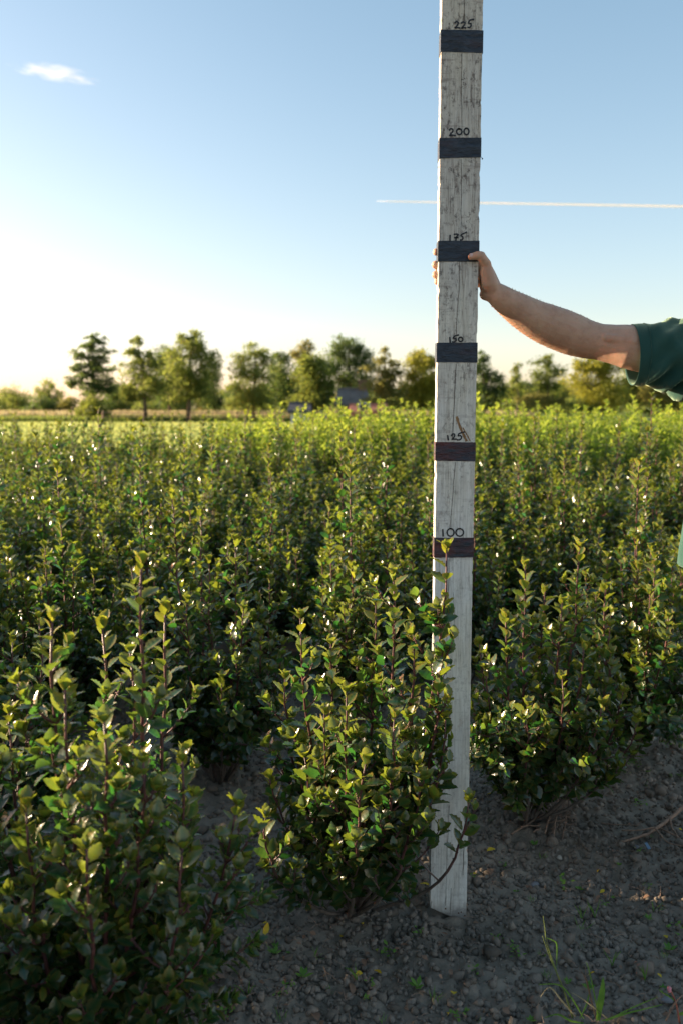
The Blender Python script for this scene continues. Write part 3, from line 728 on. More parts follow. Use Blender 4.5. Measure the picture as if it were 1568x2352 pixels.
NT += tree('deciduous_tree', 110, (1187, 1187, 838), [(1187, 846, 10, 8, .8), (1184, 866, 14, 10, .8), (1190, 890, 16, 12), (1180, 910, 20, 12)], 'green', 'slim small tree under the outstretched forearm', seed=28)
NT += tree('deciduous_tree', 90, (1255, 1256, 815), [(1258, 824, 14, 8, .8), (1240, 836, 20, 8, .8), (1272, 850, 22, 12, .8), (1245, 868, 28, 14), (1268, 888, 26, 14), (1240, 908, 34, 14)], 'green', 'open dark green tree below the middle of the forearm', seed=29)
NT += tree('round_bush', 86, (1235, 1235, 905), [(1230, 918, 34, 12), (1270, 922, 30, 10), (1200, 925, 20, 10)], 'brown', 'rusty brown bush in front of the open dark green tree', 'bush', seed=30, group='bushes under the tree line')
NT += tree('deciduous_tree', 84, (1375, 1375, 822), [(1345, 832, 24, 12), (1375, 842, 34, 14), (1325, 855, 18, 12), (1400, 855, 26, 16), (1350, 880, 44, 18), (1400, 895, 36, 20), (1360, 915, 52, 14)], 'yellow', 'golden yellow tree below the elbow', seed=31, dens=1.1)
NT += tree('deciduous_tree', 92, (1448, 1448, 850), [(1445, 862, 28, 18), (1440, 890, 34, 20), (1465, 910, 34, 18)], 'olive', 'olive tree below the cuff of the green sleeve', seed=32, dens=1.2)
NT += tree('deciduous_tree', 88, (1535, 1535, 870), [(1530, 885, 34, 16), (1560, 895, 30, 18), (1510, 910, 34, 16), (1590, 880, 36, 24), (1550, 925, 44, 14)], 'brown', 'brownish olive tree at the right picture edge below the sleeve', seed=33, dens=1.1)
for k, px in enumerate(list(range(548, 1620, 50)) + [268, 300, 365, 405, 462]):
    q_ = random.Random(k + 60); D = q_.uniform(150, 170); t0 = q_.uniform(868, 895); px += q_.uniform(-12, 12)
    NT += tree('deciduous_tree', D, (px, px, t0), [(px, t0 + 10, 20, 10), (px - 14, t0 + 26, 22, 13), (px + 15, t0 + 28, 22, 13), (px, t0 + 46, 32, 16)], ['green', 'dark', 'olive'][k % 3], 'indistinct dark tree in the far belt of woodland behind the taller trees', seed=400 + k, leaf=.4, group='far belt of trees behind the tall ones')
# understorey: individual bushes along the foot of the line
rr = random.Random(9)
for k, px in enumerate(range(-20, 1600, 62)):
    c = ['green', 'olive', 'dark', 'brown', 'olive'][k % 5]; px += rr.uniform(-12, 12); D = rr.uniform(114, 124)
    NT += tree('round_bush', D, (px, px, 915), [(px + rr.uniform(-15, 15), rr.uniform(918, 930), rr.uniform(20, 34), rr.uniform(8, 14)), (px + rr.uniform(-20, 20), 934, rr.uniform(22, 34), 9), (px, 942, 30, 7)], c, 'low bush in the continuous undergrowth along the foot of the tree line', 'bush', seed=100 + k, group='undergrowth bushes along the tree line', leaf=.3)
print('tree leaves', NT)

# ------------------------------------------------------------------ farmhouse
def roof_mat(name, a, b_, sc):
    m, nt, out = mat(name); n = N(nt); g = n.noise(n.coords((1, 1, .4)), sc, 5, .7)
    b = n.bsdf(n.mix(n.ramp(g, .3, .7), a, b_), .9, .2, n.bump(g, 1, .06)); n.L(b.outputs[0], out.inputs[0]); return m
M_thatch = roof_mat('grey_thatch', (.12, .105, .09), (.21, .185, .165), 1.2); M_tile = roof_mat('red_roof_tile', (.30, .11, .08), (.42, .19, .14), 3)
M_brick = roof_mat('house_brick', (.26, .14, .10), (.34, .20, .15), 4); M_white = simple('white_wall', (.62, .62, .62), .8, .2, .1, 1)
M_slate = roof_mat('dark_slate', (.06, .065, .08), (.10, .10, .12), 2); M_glass = simple('window_glass', (.03, .04, .05), .1, .5)
def gabled(name, D, x0, x1, ye, yr, depth, mroof, mwall, label, hip=.25, chimney=None, cat='house'):
    """ridge runs along x; eaves at print height ye, ridge at yr"""
    a = W(x0, ye, D); b = W(x1, ye, D); ze = a.z; zr = W(x0, yr, D).z; L = b.x - a.x; cx_ = (a.x + b.x) / 2
    root = thing(name, (cx_, D + depth / 2, -.1), label, cat, 'farm buildings among the trees')
    w = MB(); w.box(-L / 2 + .3, L / 2 - .3, -depth / 2 + .4, depth / 2 - .4, 0, ze + .12); w.build('wall', mwall, root)
    e, r0 = ze + .1, zr + .1; hx = L * hip; t = .28
    V = [(-L / 2, -depth / 2, e), (L / 2, -depth / 2, e), (L / 2, depth / 2, e), (-L / 2, depth / 2, e), (-L / 2 + hx, 0, r0), (L / 2 - hx, 0, r0)]
    V += [(x, y, z - t) for x, y, z in V[:4]]
    rf = MB().add((V, [(0, 1, 5, 4), (1, 2, 5), (2, 3, 4, 5), (3, 0, 4), (0, 6, 7, 1), (1, 7, 8, 2), (2, 8, 9, 3), (3, 9, 6, 0), (6, 9, 8, 7)]))
    roof = rf.build('roof', mroof, root)
    rc = MB(); rc.tube([(-L / 2 + hx, 0, r0), (L / 2 - hx, 0, r0)], [.18, .18], 6); rc.build('ridge_cap', mroof, root)
    if chimney is not None:
        c = MB(); c.box(chimney - .4, chimney + .4, -.3, .3, r0 - .8, r0 + .75); c.box(chimney - .48, chimney + .48, -.38, .38, r0 + .75, r0 + .9); c.build('chimney', M_brick, roof)
    for k in range(int(L / 2.2)):
        x = -L / 2 + 1.4 + k * 2.2
        f = MB(); y = -depth / 2 + .4; h0 = max(.8, ze - 1.6)
        for q in ((x - .5, x + .5, h0, h0 + .08), (x - .5, x + .5, h0 + 1.1, h0 + 1.18), (x - .5, x - .42, h0 + .08, h0 + 1.1), (x + .42, x + .5, h0 + .08, h0 + 1.1)): f.box(q[0], q[1], y - .06, y - .003, q[2], q[3])
        wf = f.build('window', M_white, root); g = MB(); g.box(x - .42, x + .42, y - .03, y - .004, h0 + .08, h0 + 1.1); g.build('pane', M_glass, wf)
    return root
gabled('farmhouse', 86, 768, 852, 928, 892, 7, M_thatch, M_brick, 'farmhouse with grey thatched roof and brick chimney between the trees', .1, chimney=1.0)
gabled('farm_shed', 78, 800, 895, 944, 930, 5, M_tile, M_brick, 'low shed with faded red tiled roof in front of the thatched farmhouse', .03, cat='shed')
gabled('farm_shed', 80, 660, 715, 942, 926, 5, M_slate, M_white, 'low shed with dark roof left of the thatched farmhouse', .03, cat='shed')
gabled('garden_house', 88, 728, 758, 932, 912, 4, M_slate, M_white, 'small white walled outbuilding close left of the thatched farmhouse', .02, cat='outbuilding')

# ------------------------------------------------------------------ pasture fence
f0 = W(237, 962, 88); root = thing('pasture_fence', (f0.x, 88, 0), 'low wooden post and rail fence at the far edge of the bright meadow', 'fence')
fx = [237, 330, 438, 545, 650, 742]; fd = [88, 87, 86, 85, 84, 83]
P_ = [Vector((W(a, 960, d).x, d, 0)) - Vector((f0.x, 88, 0)) for a, d in zip(fx, fd)]
for k, p in enumerate(P_):
    r = .11 if k == 0 else .06; MB().tube([p + Vector((0, 0, -.1)), p + Vector((.02, 0, .55)), p + Vector((.03, 0, 1.15 if k == 0 else 1.0))], [r, r, r * .9], 7).build('post', M_tan, root)
for k in range(len(P_) - 1):
    for z in (.98, .55):
        m_ = P_[k].lerp(P_[k + 1], .5)
        MB().tube([P_[k] + Vector((0, -.05, z)), m_ + Vector((0, -.05, z - .05)), P_[k + 1] + Vector((0, -.05, z - .03))], [.035] * 3, 5).build('rail', M_tan, root)

# ------------------------------------------------------------------ clouds
def vol_mat(name, dens, noise=False):
    m, nt, out = mat(name); n = N(nt); v = n.node('ShaderNodeVolumePrincipled'); v.inputs['Color'].default_value = (1, 1, 1, 1); v.inputs['Anisotropy'].default_value = .3
    if noise:
        c = n.node('ShaderNodeTexCoord'); mp = n.node('ShaderNodeMapping'); n.L(c.outputs['Generated'], mp.inputs[0])
        mp.inputs['Location'].default_value = (-.5, -.5, -.5)
        ln = n.node('ShaderNodeVectorMath', operation='LENGTH'); sc2 = n.node('ShaderNodeVectorMath', operation='SCALE'); sc2.inputs[3].default_value = 2
        n.L(mp.outputs[0], sc2.inputs[0]); n.L(sc2.outputs[0], ln.inputs[0])
        nz = n.noise(n.coords((3.5, 1, 9), 'Generated'), 1.2, 8, .68)
        d = n.math('SUBTRACT', n.math('ADD', n.math('SUBTRACT', 1.0, ln.outputs[1]), n.ramp(nz, .3, .7, -.8, .6)), .22, True)
        n.L(n.math('MULTIPLY', d, dens), v.inputs['Density'])
    else: v.inputs['Density'].default_value = dens
    n.L(v.outputs[0], out.inputs['Volume']); return m
def ellipsoid(name, c, r, rot, m, tilt=0):
    bm = bmesh.new(); bmesh.ops.create_icosphere(bm, subdivisions=3, radius=1); me = bpy.data.meshes.new(name); bm.to_mesh(me); bm.free(); me.materials.append(m)
    o = link(name, me); o.location = c; o.scale = r; o.rotation_euler = (0, rot, tilt); return o
Dc = 3000
c1 = W(122, 167, Dc); k = Dc / FPX
M_c = vol_mat('wispy_cloud', .017, True)
tag(ellipsoid('cloud', c1, (108 * k, 30 * k, 21 * k), R(9), M_c), 'small white wisp of cloud high in the upper left sky', 'cloud')
p0 = W(864, 462, 4000); p1 = W(1568, 474, 4000); dd = (p1 - p0)
pts = [p0 + dd * t for t in (0, .05, .2, .6, 1.0, 1.6, 2.2)]
def vapour_mat():
    m, nt, out = mat('contrail_vapour'); n = N(nt); d = n.node('ShaderNodeBsdfDiffuse'); d.inputs[0].default_value = (.95, .95, .95, 1)
    t = n.node('ShaderNodeBsdfTranslucent'); t.inputs[0].default_value = (.95, .95, .95, 1); tp_ = n.node('ShaderNodeBsdfTransparent')
    a = n.node('ShaderNodeMixShader'); a.inputs[0].default_value = .5; n.L(d.outputs[0], a.inputs[1]); n.L(t.outputs[0], a.inputs[2])
    b = n.node('ShaderNodeMixShader'); n.L(n.ramp(n.noise(n.coords((.012, .012, .4)), 1, 5), .3, .7, .45, .85), b.inputs[0]); n.L(a.outputs[0], b.inputs[2]); n.L(tp_.outputs[0], b.inputs[1]); n.L(b.outputs[0], out.inputs[0]); return m
MB().tube(pts, [.5, 2.6, 3.8, 4.8, 5.6, 6.4, 7], 10).build('contrail', vapour_mat(), None, True)
tag(bpy.data.objects['contrail'], 'long thin white contrail running level to the right behind the board', 'contrail')

# ------------------------------------------------------------------ measuring board
BX0, BX1, BT = .2430, .3437, .038
BZT = 2.75
board = thing('measuring_board', ((BX0 + BX1) / 2, BD, 0), 'tall weathered wooden measuring board with dark tape bands and handwritten heights, held upright', 'measuring board')
bc = Vector(((BX0 + BX1) / 2, BD, 0)); hw = (BX1 - BX0) / 2
prof = [(-hw + .0012, 0), (-hw / 2, 0), (0, 0), (hw / 2, 0), (hw - .0012, 0), (hw, .0015), (hw, BT / 2), (hw, BT - .0015), (hw - .0015, BT), (0, BT), (-hw + .0015, BT), (-hw, BT - .0015), (-hw, BT / 2), (-hw, .0012)]
zs = np.linspace(0, BZT, 420); zl, zr = W(985, 2088, BD).z, W(1070, 2113, BD).z
V = []; F = []; npf = len(prof)
for i, z in enumerate(zs):
    for j, (x, y) in enumerate(prof):
        zz = z
        f = (x + hw) / (2 * hw); zb = zl + (zr - zl) * f + .003 * math.sin(9 * f) + (.004 if f < .1 else 0)
        zz = zb + (BZT - zb) * (z / BZT)
        e = 0
        if abs(abs(x) - hw) < .003:
            e = (float(vnoise(z * 60, 3 + (x > 0) * 9, 31)) - .5) * .0010 + (float(vnoise(z * 2.2, 5 + (x > 0) * 9, 33)) - .5) * .0014
            if float(vnoise(z * 30, 17 + (x > 0) * 5, 35)) > .93: e -= .0015
        V.append((x + (e if x > 0 else -e), y, zz))
for i in range(len(zs) - 1):
    for j in range(npf): F.append((i * npf + j, i * npf + (j + 1) % npf, (i + 1) * npf + (j + 1) % npf, (i + 1) * npf + j))
F.append(tuple(range(npf))[::-1]); F.append(tuple((len(zs) - 1) * npf + j for j in range(npf)))
mesh_obj('plank', V, F, M_wood, board)
def bl(px, py):  # print position -> board-local x,z
    p = W(px, py, BD); return p.x - bc.x, p.z
def band(yl0, yr0, yl1, yr1, m, seed):
    r = random.Random(seed); x0, x1 = -hw - .0016, hw + .0016; o = .0011; nx_ = 18
    t0 = [bl(1010, yl0)[1], bl(1105, yr0)[1]]; t1 = [bl(1010, yl1)[1], bl(1105, yr1)[1]]
    pth = [(x0 + (x1 - x0) * i / nx_, -o) for i in range(nx_ + 1)] + [(x1, BT / 2), (x1, BT + o), (x0, BT + o), (x0, BT / 2)]
    V = []; F = []; K = 7
    for i, (x, y) in enumerate(pth):
        f = (x - x0) / (x1 - x0); za = t0[0] + (t0[1] - t0[0]) * f; zb = t1[0] + (t1[1] - t1[0]) * f
        zb += r.uniform(-.0004, .0004); za += r.uniform(-.0003, .0003)
        for j in range(K):
            w = j / (K - 1); z = za + (zb - za) * w
            n_ = (float(vnoise(x * 55 + seed * 7, z * 90, 41)) - .35) * .0022 if y < 0 else 0
            if j in (0, K - 1): n_ = 0
            V.append((x, y - max(0, n_), z))
    n_ = len(pth)
    for i in range(n_):
        i2 = (i + 1) % n_
        for j in range(K - 1): F.append((i * K + j, i * K + j + 1, i2 * K + j + 1, i2 * K + j))
    return mesh_obj('tape_band', V, F, m, board, smooth=False)
for k, (a, b, c, d, m_) in enumerate([(68, 70, 119, 122, M_tape), (317, 316, 364, 361, M_tape), (553, 553, 601, 601, M_tape), (787, 787, 832, 833, M_tape), (1015, 1016, 1058, 1060, M_tape_red), (1235, 1235, 1281, 1280, M_tape_red)]):
    o = band(a, b, c, d, m_, k)
    if m_ is M_tape_red: o['label'] = 'tape band worn to dark red and black'
# little loose tape corners
for px, py, s in ((1012, 119, -1), (1104, 361, 1)):
    x, z = bl(px, py); MB().add(([(x, -.002, z), (x - s * .006, -.004, z + .001), (x + s * .004, -.006, z - .005), (x + s * .003, .004, z - .006)], [(0, 1, 2), (0, 2, 3)])).build('loose_tape_end', M_tape, board)
def ribbon(pl, w, y=-.0011, th=.0004):
    """pen stroke as a thin raised ribbon; pl in board-local (x,z)"""
    # smooth
    P2 = [Vector((a, b)) for a, b in pl]
    if len(P2) > 2:
        Q = [P2[0]]
        for i in range(len(P2) - 1):
            p_1 = P2[max(i - 1, 0)]; p0 = P2[i]; p1 = P2[i + 1]; p2 = P2[min(i + 2, len(P2) - 1)]
            for t in (.25, .5, .75, 1):
                Q.append(.5 * ((2 * p0) + (p1 - p_1) * t + (2 * p_1 - 5 * p0 + 4 * p1 - p2) * t * t + (3 * p0 - p_1 - 3 * p1 + p2) * t ** 3))
        P2 = Q
    V = []; F = []
    for i, p in enumerate(P2):
        d = (P2[min(i + 1, len(P2) - 1)] - P2[max(i - 1, 0)]).normalized(); nn = Vector((-d.y, d.x)) * w / 2 * (1 + .15 * math.sin(i * 1.7))
        e = d * (-w * .3 if i == 0 else (w * .3 if i == len(P2) - 1 else 0))
        a, b = p + nn + e, p - nn + e
        V += [(a.x, y, a.y), (b.x, y, b.y), (a.x, y + th, a.y), (b.x, y + th, b.y)]
    for i in range(len(P2) - 1):
        o = i * 4; F += [(o, o + 4, o + 5, o + 1), (o, o + 2, o + 6, o + 4), (o + 1, o + 5, o + 7, o + 3)]
    return V, F
def zz(o, s, L): return [bl((o[0] + X / s) / 1.70089, (o[1] + Y / s) / 1.70089) for X, Y in L]
def ell(cx_, cy_, rx, ry, n=14): return [(cx_ + rx * math.cos(2 * math.pi * i / n - 1.9), cy_ + ry * math.sin(2 * math.pi * i / n - 1.9)) for i in range(n + 2)]
Z4 = ((1600, 1600), 3.36); Z3 = ((1600, 900), 2.6125); Z1 = ((1560, 900), 3.484); Z2 = ((1600, 0), 2.6125)
numbers = [('100', Z4, [[(428, 1573), (432, 1662)], ell(530, 1612, 45, 50), ell(650, 1612, 50, 49)]),
 ('125', Z4, [[(491, 340), (500, 400)], [(542, 345), (556, 322), (580, 322), (583, 345), (563, 378), (548, 392), (575, 388), (606, 388)], [(715, 293), (668, 305), (640, 318), (630, 345), (660, 343), (674, 362), (662, 388), (640, 398), (616, 397)]]),
 ('150', Z3, [[(404, 1092), (408, 1142)], [(494, 1068), (458, 1078), (438, 1100), (463, 1104), (468, 1122), (452, 1138), (430, 1138)], ell(515, 1113, 22, 22)]),
 ('175', Z1, [[(682, 68), (680, 140)], [(735, 55), (765, 52), (790, 58), (768, 95), (758, 138)], [(742, 101), (790, 98)], [(908, 26), (862, 45), (828, 68), (850, 85), (856, 108), (842, 130), (820, 131)]]),
 ('200', Z2, [[(400, 1330), (412, 1315), (432, 1320), (434, 1342), (402, 1386), (430, 1380), (462, 1386)], ell(500, 1345, 27, 30), ell(574, 1343, 25, 33)]),
 ('225', Z2, [[(455, 236), (470, 220), (488, 230), (484, 255), (458, 287), (480, 283), (505, 287)], [(522, 238), (538, 225), (558, 235), (550, 260), (524, 290), (545, 284), (568, 287)], [(650, 199), (612, 206), (595, 236), (617, 243), (620, 266), (604, 282), (588, 280)]])]
for txt, (o, s), strokes in numbers:
    mb = MB()
    for st in strokes: mb.add(ribbon(zz(o, s, st), .0038))
    ob = mb.build('height_number', M_ink, board); ob['label'] = 'handwritten number ' + txt
# long drying cracks
rc = random.Random(3)
def crack(L, w=.0009):
    P2 = []
    for i in range(len(L) - 1):
        for t in (0, .2, .4, .6, .8): P2.append((L[i][0] + (L[i + 1][0] - L[i][0]) * t + rc.uniform(-.7, .7), L[i][1] + (L[i + 1][1] - L[i][1]) * t))
    P2.append(L[-1]); MB().add(ribbon([bl(*p) for p in P2], w, -.0006)).build('crack', M_crack, board)
crack([(1066, 0), (1065, 60)]); crack([(1060, 122), (1058, 200), (1060, 312)]); crack([(1058, 366), (1058, 470), (1057, 545)]); crack([(1054, 602), (1053, 660), (1048, 720), (1047, 770)])
crack([(1046, 836), (1042, 930), (1037, 1010)], .0012); crack([(1044, 1062), (1040, 1110), (1035, 1180), (1032, 1215)], .0011); crack([(1030, 1285), (1028, 1400), (1022, 1520)], .001)
crack([(1040, 1360), (1043, 1440)], .0007); crack([(1030, 1850), (1026, 1950), (1022, 2080)], .0009); crack([(1065, 1940), (1062, 2010)], .0014); crack([(990, 2070), (988, 2085)], .0012); crack([(1035, 2040), (1032, 2100)], .0008)
# torn brown scar above 125
V2, F2 = ribbon([bl(1048, 958), bl(1055, 980), bl(1064, 1000), bl(1070, 1012)], .0062, -.0005); MB().add((V2, F2)).build('torn_scar', M_scar, board)
V2, F2 = ribbon([bl(1062, 983), bl(1072, 1000), bl(1078, 1012)], .0030, -.00045); MB().add((V2, F2)).build('torn_scar', M_scar, board)
for px, py in ((1022, 2087), (1052, 2097), (1058, 2095), (1066, 2103)):
    x, z = bl(px, py); bm_ = MB(); bm_.tube([(x, -.0008, z), (x, .001, z)], [.0022, .0022], 8); bm_.build('nail_head', M_nail_hole, board)
# wood fibres on the sunlit edge
mb = MB()
for py in list(range(1175, 1260, 6)) + [380, 383, 1040, 1043]:
    x, z = bl(1003, py); a = Vector((-hw - .0005, .003 + rc.uniform(0, .01), z)); b_ = a + Vector((-rc.uniform(.002, .006), 0, rc.uniform(-.004, .004)))
    mb.tube([a, a.lerp(b_, .5) + Vector((0, 0, .001)), b_], [.0007, .0005, .0003], 4)
tag(mb.build('splinters', M_tan, board), kind='stuff')

# ------------------------------------------------------------------ the person holding it
def capsule(mb, pts, rads, n=16):
    """tube through points with rounded ends"""
    P = [Vector(p) for p in pts]; d0 = (P[0] - P[1]).normalized(); d1 = (P[-1] - P[-2]).normalized()
    a = [P[0] + d0 * rads[0] * s for s in (.97, .8, .45)]; ar = [rads[0] * s for s in (.24, .6, .89)]
    b = [P[-1] + d1 * rads[-1] * s for s in (.45, .8, .97)]; br = [rads[-1] * s for s in (.89, .6, .24)]
    mb.tube(a + P + b, ar + list(rads) + br, n)
def smoothpath(pts, rads, k=5):
    P = [Vector(p) for p in pts]; out = []; ro = []
    for i in range(len(P) - 1):
        p_1 = P[max(i - 1, 0)]; p0 = P[i]; p1 = P[i + 1]; p2 = P[min(i + 2, len(P) - 1)]
        for j in range(k):
            t = j / k; out.append(.5 * ((2 * p0) + (p1 - p_1) * t + (2 * p_1 - 5 * p0 + 4 * p1 - p2) * t * t + (3 * p0 - p_1 - 3 * p1 + p2) * t ** 3)); ro.append(rads[i] + (rads[i + 1] - rads[i]) * t)
    out.append(P[-1]); ro.append(rads[-1]); return out, ro
def remeshed(mb, voxel, smooth):
    o = mb.build('tmp', None); md = o.modifiers.new('r', 'REMESH'); md.mode = 'VOXEL'; md.voxel_size = voxel
    ms = o.modifiers.new('s', 'SMOOTH'); ms.iterations = smooth; ms.factor = .5
    dg = bpy.context.evaluated_depsgraph_get(); me = bpy.data.meshes.new_from_object(o.evaluated_get(dg))
    v = [x.co.copy() for x in me.vertices]; f = [tuple(p.vertices) for p in me.polygons]
    bpy.data.objects.remove(o); bpy.data.meshes.remove(me); return v, f
PX = 1.0 / 890
pb = Vector((1.19, 2.32, groundz(1.19, 2.32)))
person = thing('person', pb, 'person in dark green T-shirt at right, one arm stretched out gripping the tall board', 'person')
def Wp(px, py, D): return W(px, py, D) - pb
arm = MB()
A = [(1140, 676, 2.262, 26), (1160, 691, 2.262, 30), (1190, 711, 2.275, 37), (1222, 730, 2.283, 42), (1252, 744, 2.29, 46), (1285, 757, 2.295, 48), (1315, 769, 2.295, 47.5), (1345, 779, 2.29, 44), (1375, 785, 2.28, 41), (1405, 790, 2.27, 44), (1440, 796, 2.26, 50), (1470, 806, 2.257, 47), (1510, 812, 2.26, 48), (1600, 820, 2.27, 52), (1690, 818, 2.29, 64)]
pp, ra = smoothpath([Wp(a, b, c) for a, b, c, d in A], [d * PX for a, b, c, d in A], 4); capsule(arm, pp, ra, 24)
capsule(arm, [Wp(1345, 790, 2.295), Wp(1378, 800, 2.295)], [.036, .028])            # elbow
# metacarpals
mc = {'i': (1106, 592), 'm': (1108, 614), 'r': (1110, 634), 'l': (1112, 652)}
for kf, (x, y) in mc.items(): capsule(arm, [Wp(1138, 674, 2.268), Wp((1138 + x) / 2, (674 + y) / 2, 2.285), Wp(x, y, 2.300)], [.021, .018, .0125])
capsule(arm, [Wp(1136, 672, 2.258), Wp(1122, 650, 2.247), Wp(1116, 620, 2.240)], [.021, .0215, .016])   # thenar
capsule(arm, [Wp(1128, 676, 2.262), Wp(1114, 676, 2.272)], [.021, .016])
capsule(arm, [Wp(1150, 668, 2.25), Wp(1146, 664, 2.25)], [.0135, .0135]); capsule(arm, [Wp(1150, 684, 2.238), Wp(1210, 716, 2.247), Wp(1270, 742, 2.254)], [.006, .0085, .012]); capsule(arm, [Wp(1148, 695, 2.242), Wp(1205, 735, 2.250), Wp(1260, 765, 2.258)], [.006, .0085, .012]); capsule(arm, [Wp(1390, 776, 2.236), Wp(1450, 786, 2.222)], [.012, .020])
capsule(arm, [Wp(1116, 660, 2.262), Wp(1114, 640, 2.265)], [.018, .016])
capsule(arm, [Wp(1116, 622, 2.243), Wp(1115, 606, 2.236), Wp(1103, 588, 2.226)], [.0155, .0135, .0112])    # thumb proximal
capsule(arm, [Wp(1104, 587, 2.226), Wp(1094, 587, 2.2255), Wp(1080, 590, 2.2285)], [.0112, .0108, .0085])
# fingers round the back, tips past the left edge
for (x, y), ty, tx, r0 in ((mc['i'], 578, 1005, .0112), (mc['m'], 607, 1003, .0118), (mc['r'], 630, 1003, .0112), (mc['l'], 646, 1007, .0098)):
    p, r_ = smoothpath([Wp(x, y, 2.300), Wp(1075, y * .6 + ty * .4, 2.302), Wp(1040, y * .2 + ty * .8, 2.300), Wp(1010, ty, 2.296), Wp(tx - 4, ty + 1, 2.266)], [r0 * 1.1, r0 * 1.02, r0, r0 * .95, r0 * .88], 3); capsule(arm, p, r_, 12)
va, fa = remeshed(arm, .0026, 6)
body = MB()
def cap(P, Rr, n=16): capsule(body, [Vector(p) for p in P], Rr, n)
SH = Wp(1690, 818, 2.29)
cap([(-.02, .02, .92), (0, .02, 1.05), (0, .01, 1.25), (0, .0, 1.42)], [.135, .13, .15, .12], 20)
cap([(-.09, .02, .95), (.09, .02, .95)], [.11, .11]); cap([(-.1, 0, 1.38), (.1, 0, 1.38)], [.12, .12])
cap([SH, (-.08, 0, 1.46), (0, 0, 1.49), (.17, 0, 1.43)], [.066, .07, .075, .06])
cap([(0, .0, 1.48), (0, -.01, 1.6)], [.062, .058])
cap([(0, 0, 1.74), (0, .01, 1.66)], [.088, .07], 20); cap([(0, -.02, 1.72), (0, -.035, 1.62)], [.07, .05], 16)
cap([(0, -.09, 1.685), (0, -.107, 1.655)], [.012, .015], 8); cap([(-.088, .01, 1.68), (-.09, .01, 1.65)], [.018, .014], 8); cap([(.088, .01, 1.68), (.09, .01, 1.65)], [.018, .014], 8)
for s in (-1, 1): cap([(s * .10, .02, .92), (s * .12, 0, .5), (s * .13, .03, .08)], [.09, .058, .04]); cap([(s * .13, .05, .04), (s * .14, -.12, .03)], [.04, .035])
cap([(.19, 0, 1.42), (.26, 0, 1.14), (.25, -.05, .88)], [.055, .045, .028]); cap([(.25, -.05, .87), (.25, -.06, .79)], [.03, .024])
for k in range(4): cap([(.25, -.085 + .018 * k, .8), (.247, -.09 + .018 * k, .755), (.24, -.088 + .018 * k, .715 + .008 * abs(k - 1))], [.0095, .009, .0075], 8)
cap([(.25, -.085, .84), (.24, -.115, .79)], [.012, .009], 8)
vb, fb = remeshed(body, .009, 4)
oo = len(va); mesh_obj('body', va + vb, fa + [tuple(i + oo for i in f) for f in fb], M_skin, person, True)
# thumbnail
c = Wp(1084, 586.5, 2.2185); mbn = MB(); Vn = []; Fn = []
for i in range(7):
    for j in range(5):
        a = (i / 6 - .5) * 2; b_ = (j / 4 - .5) * 2; wv = math.sqrt(max(0, 1 - max(0, -a) ** 4 * .8))
        Vn.append(c + Vector((a * .0070, (b_ * b_) * .0026 + (.0007 * a * a) + .0004, b_ * .0056 * wv - a * .0008)))
for i in range(6):
    for j in range(4): Fn.append((i * 5 + j, i * 5 + j + 1, i * 5 + 6 + j, i * 5 + 5 + j))
mesh_obj('thumbnail', Vn, Fn, M_nail, person, True)
# fine arm hair
rh = random.Random(2); mb = MB()
for k in range(1100):
    i = rh.randint(2, 30); p = pp[i]; d = (pp[i + 1] - pp[i]).normalized(); u = d.cross(Vector((0, 1, 0))).normalized(); th = rh.uniform(0, 6.28)
    nn = u * math.cos(th) + Vector((0, 1, 0)) * math.sin(th); a = p + nn * ra[i] * .985; b_ = a + nn * rh.uniform(.001, .0032) - d * rh.uniform(.002, .007)
    mb.tube([a, b_], [.0003, .00015], 3, False)
tag(mb.build('arm_hair', M_hairm, person), kind='stuff')
# T-shirt: sleeve and trunk as one garment
def ringloft(rings, closed_end=False):
    V = []; F = []; n = len(rings[0])
    for r in rings: V += r
    for i in range(len(rings) - 1):
        for k in range(n): k2 = (k + 1) % n; F.append((i * n + k, i * n + k2, (i + 1) * n + k2, (i + 1) * n + k))
    return V, F
shirt = MB(); NS = 72
stations = [(1450, 815, 69, .063, 0), (1453, 815, 69, .063, 0), (1470, 816, 70, .066, .2), (1500, 815, 73, .074, .7), (1530, 815, 76, .076, 1), (1560, 820, 84, .076, 1), (1590, 826, 92, .082, 1), (1630, 826, 96, .09, 1), (1700, 830, 100, .10, .6)]
st2 = []
for i in range(len(stations) - 1):
    for t in (0, .25, .5, .75): st2.append(tuple(stations[i][q] + (stations[i + 1][q] - stations[i][q]) * t for q in range(5)))
st2.append(stations[-1])
def sleeve_ring(px, cy, rz, ry, wr, shrink=0):
    out = []
    for k in range(NS):
        th = 2 * math.pi * k / NS; a = math.sin(th); b_ = math.cos(th)
        fold = 0
        if wr > 0:
            s_ = (px - 1450) / 100.
            # soft folds that run from the armpit up across the sleeve
            ph = 7.0 * th * .55 + 5.2 * s_
            fold = wr * (.0055 * math.sin(ph * 1.9 + 1.0) + .0042 * math.sin(3.7 * th - 6 * s_ + 2) + .0035 * (float(vnoise(th * 3, s_ * 5, 51)) - .5) * 2)
            if a < .3: fold += wr * .010 * (.3 - a) * math.sin(13 * s_ + 4 * th)
        rzz = rz * PX - shrink + fold; ryy = ry - shrink + fold
        # lower hem of the cuff hangs a little further right
        pxx = px + (3.5 * (-a) if px < 1465 else 0)
        c = Wp(pxx, cy, 2.257); out.append(c + Vector((0, b_ * ryy, a * rzz)))
    return out
rings = [sleeve_ring(1482, 815, 69, .063, 0, .0030), sleeve_ring(1453, 815, 69, .063, 0, .0030), sleeve_ring(1450.5, 815, 69, .063, 0, .0018)] + [sleeve_ring(*s) for s in st2]
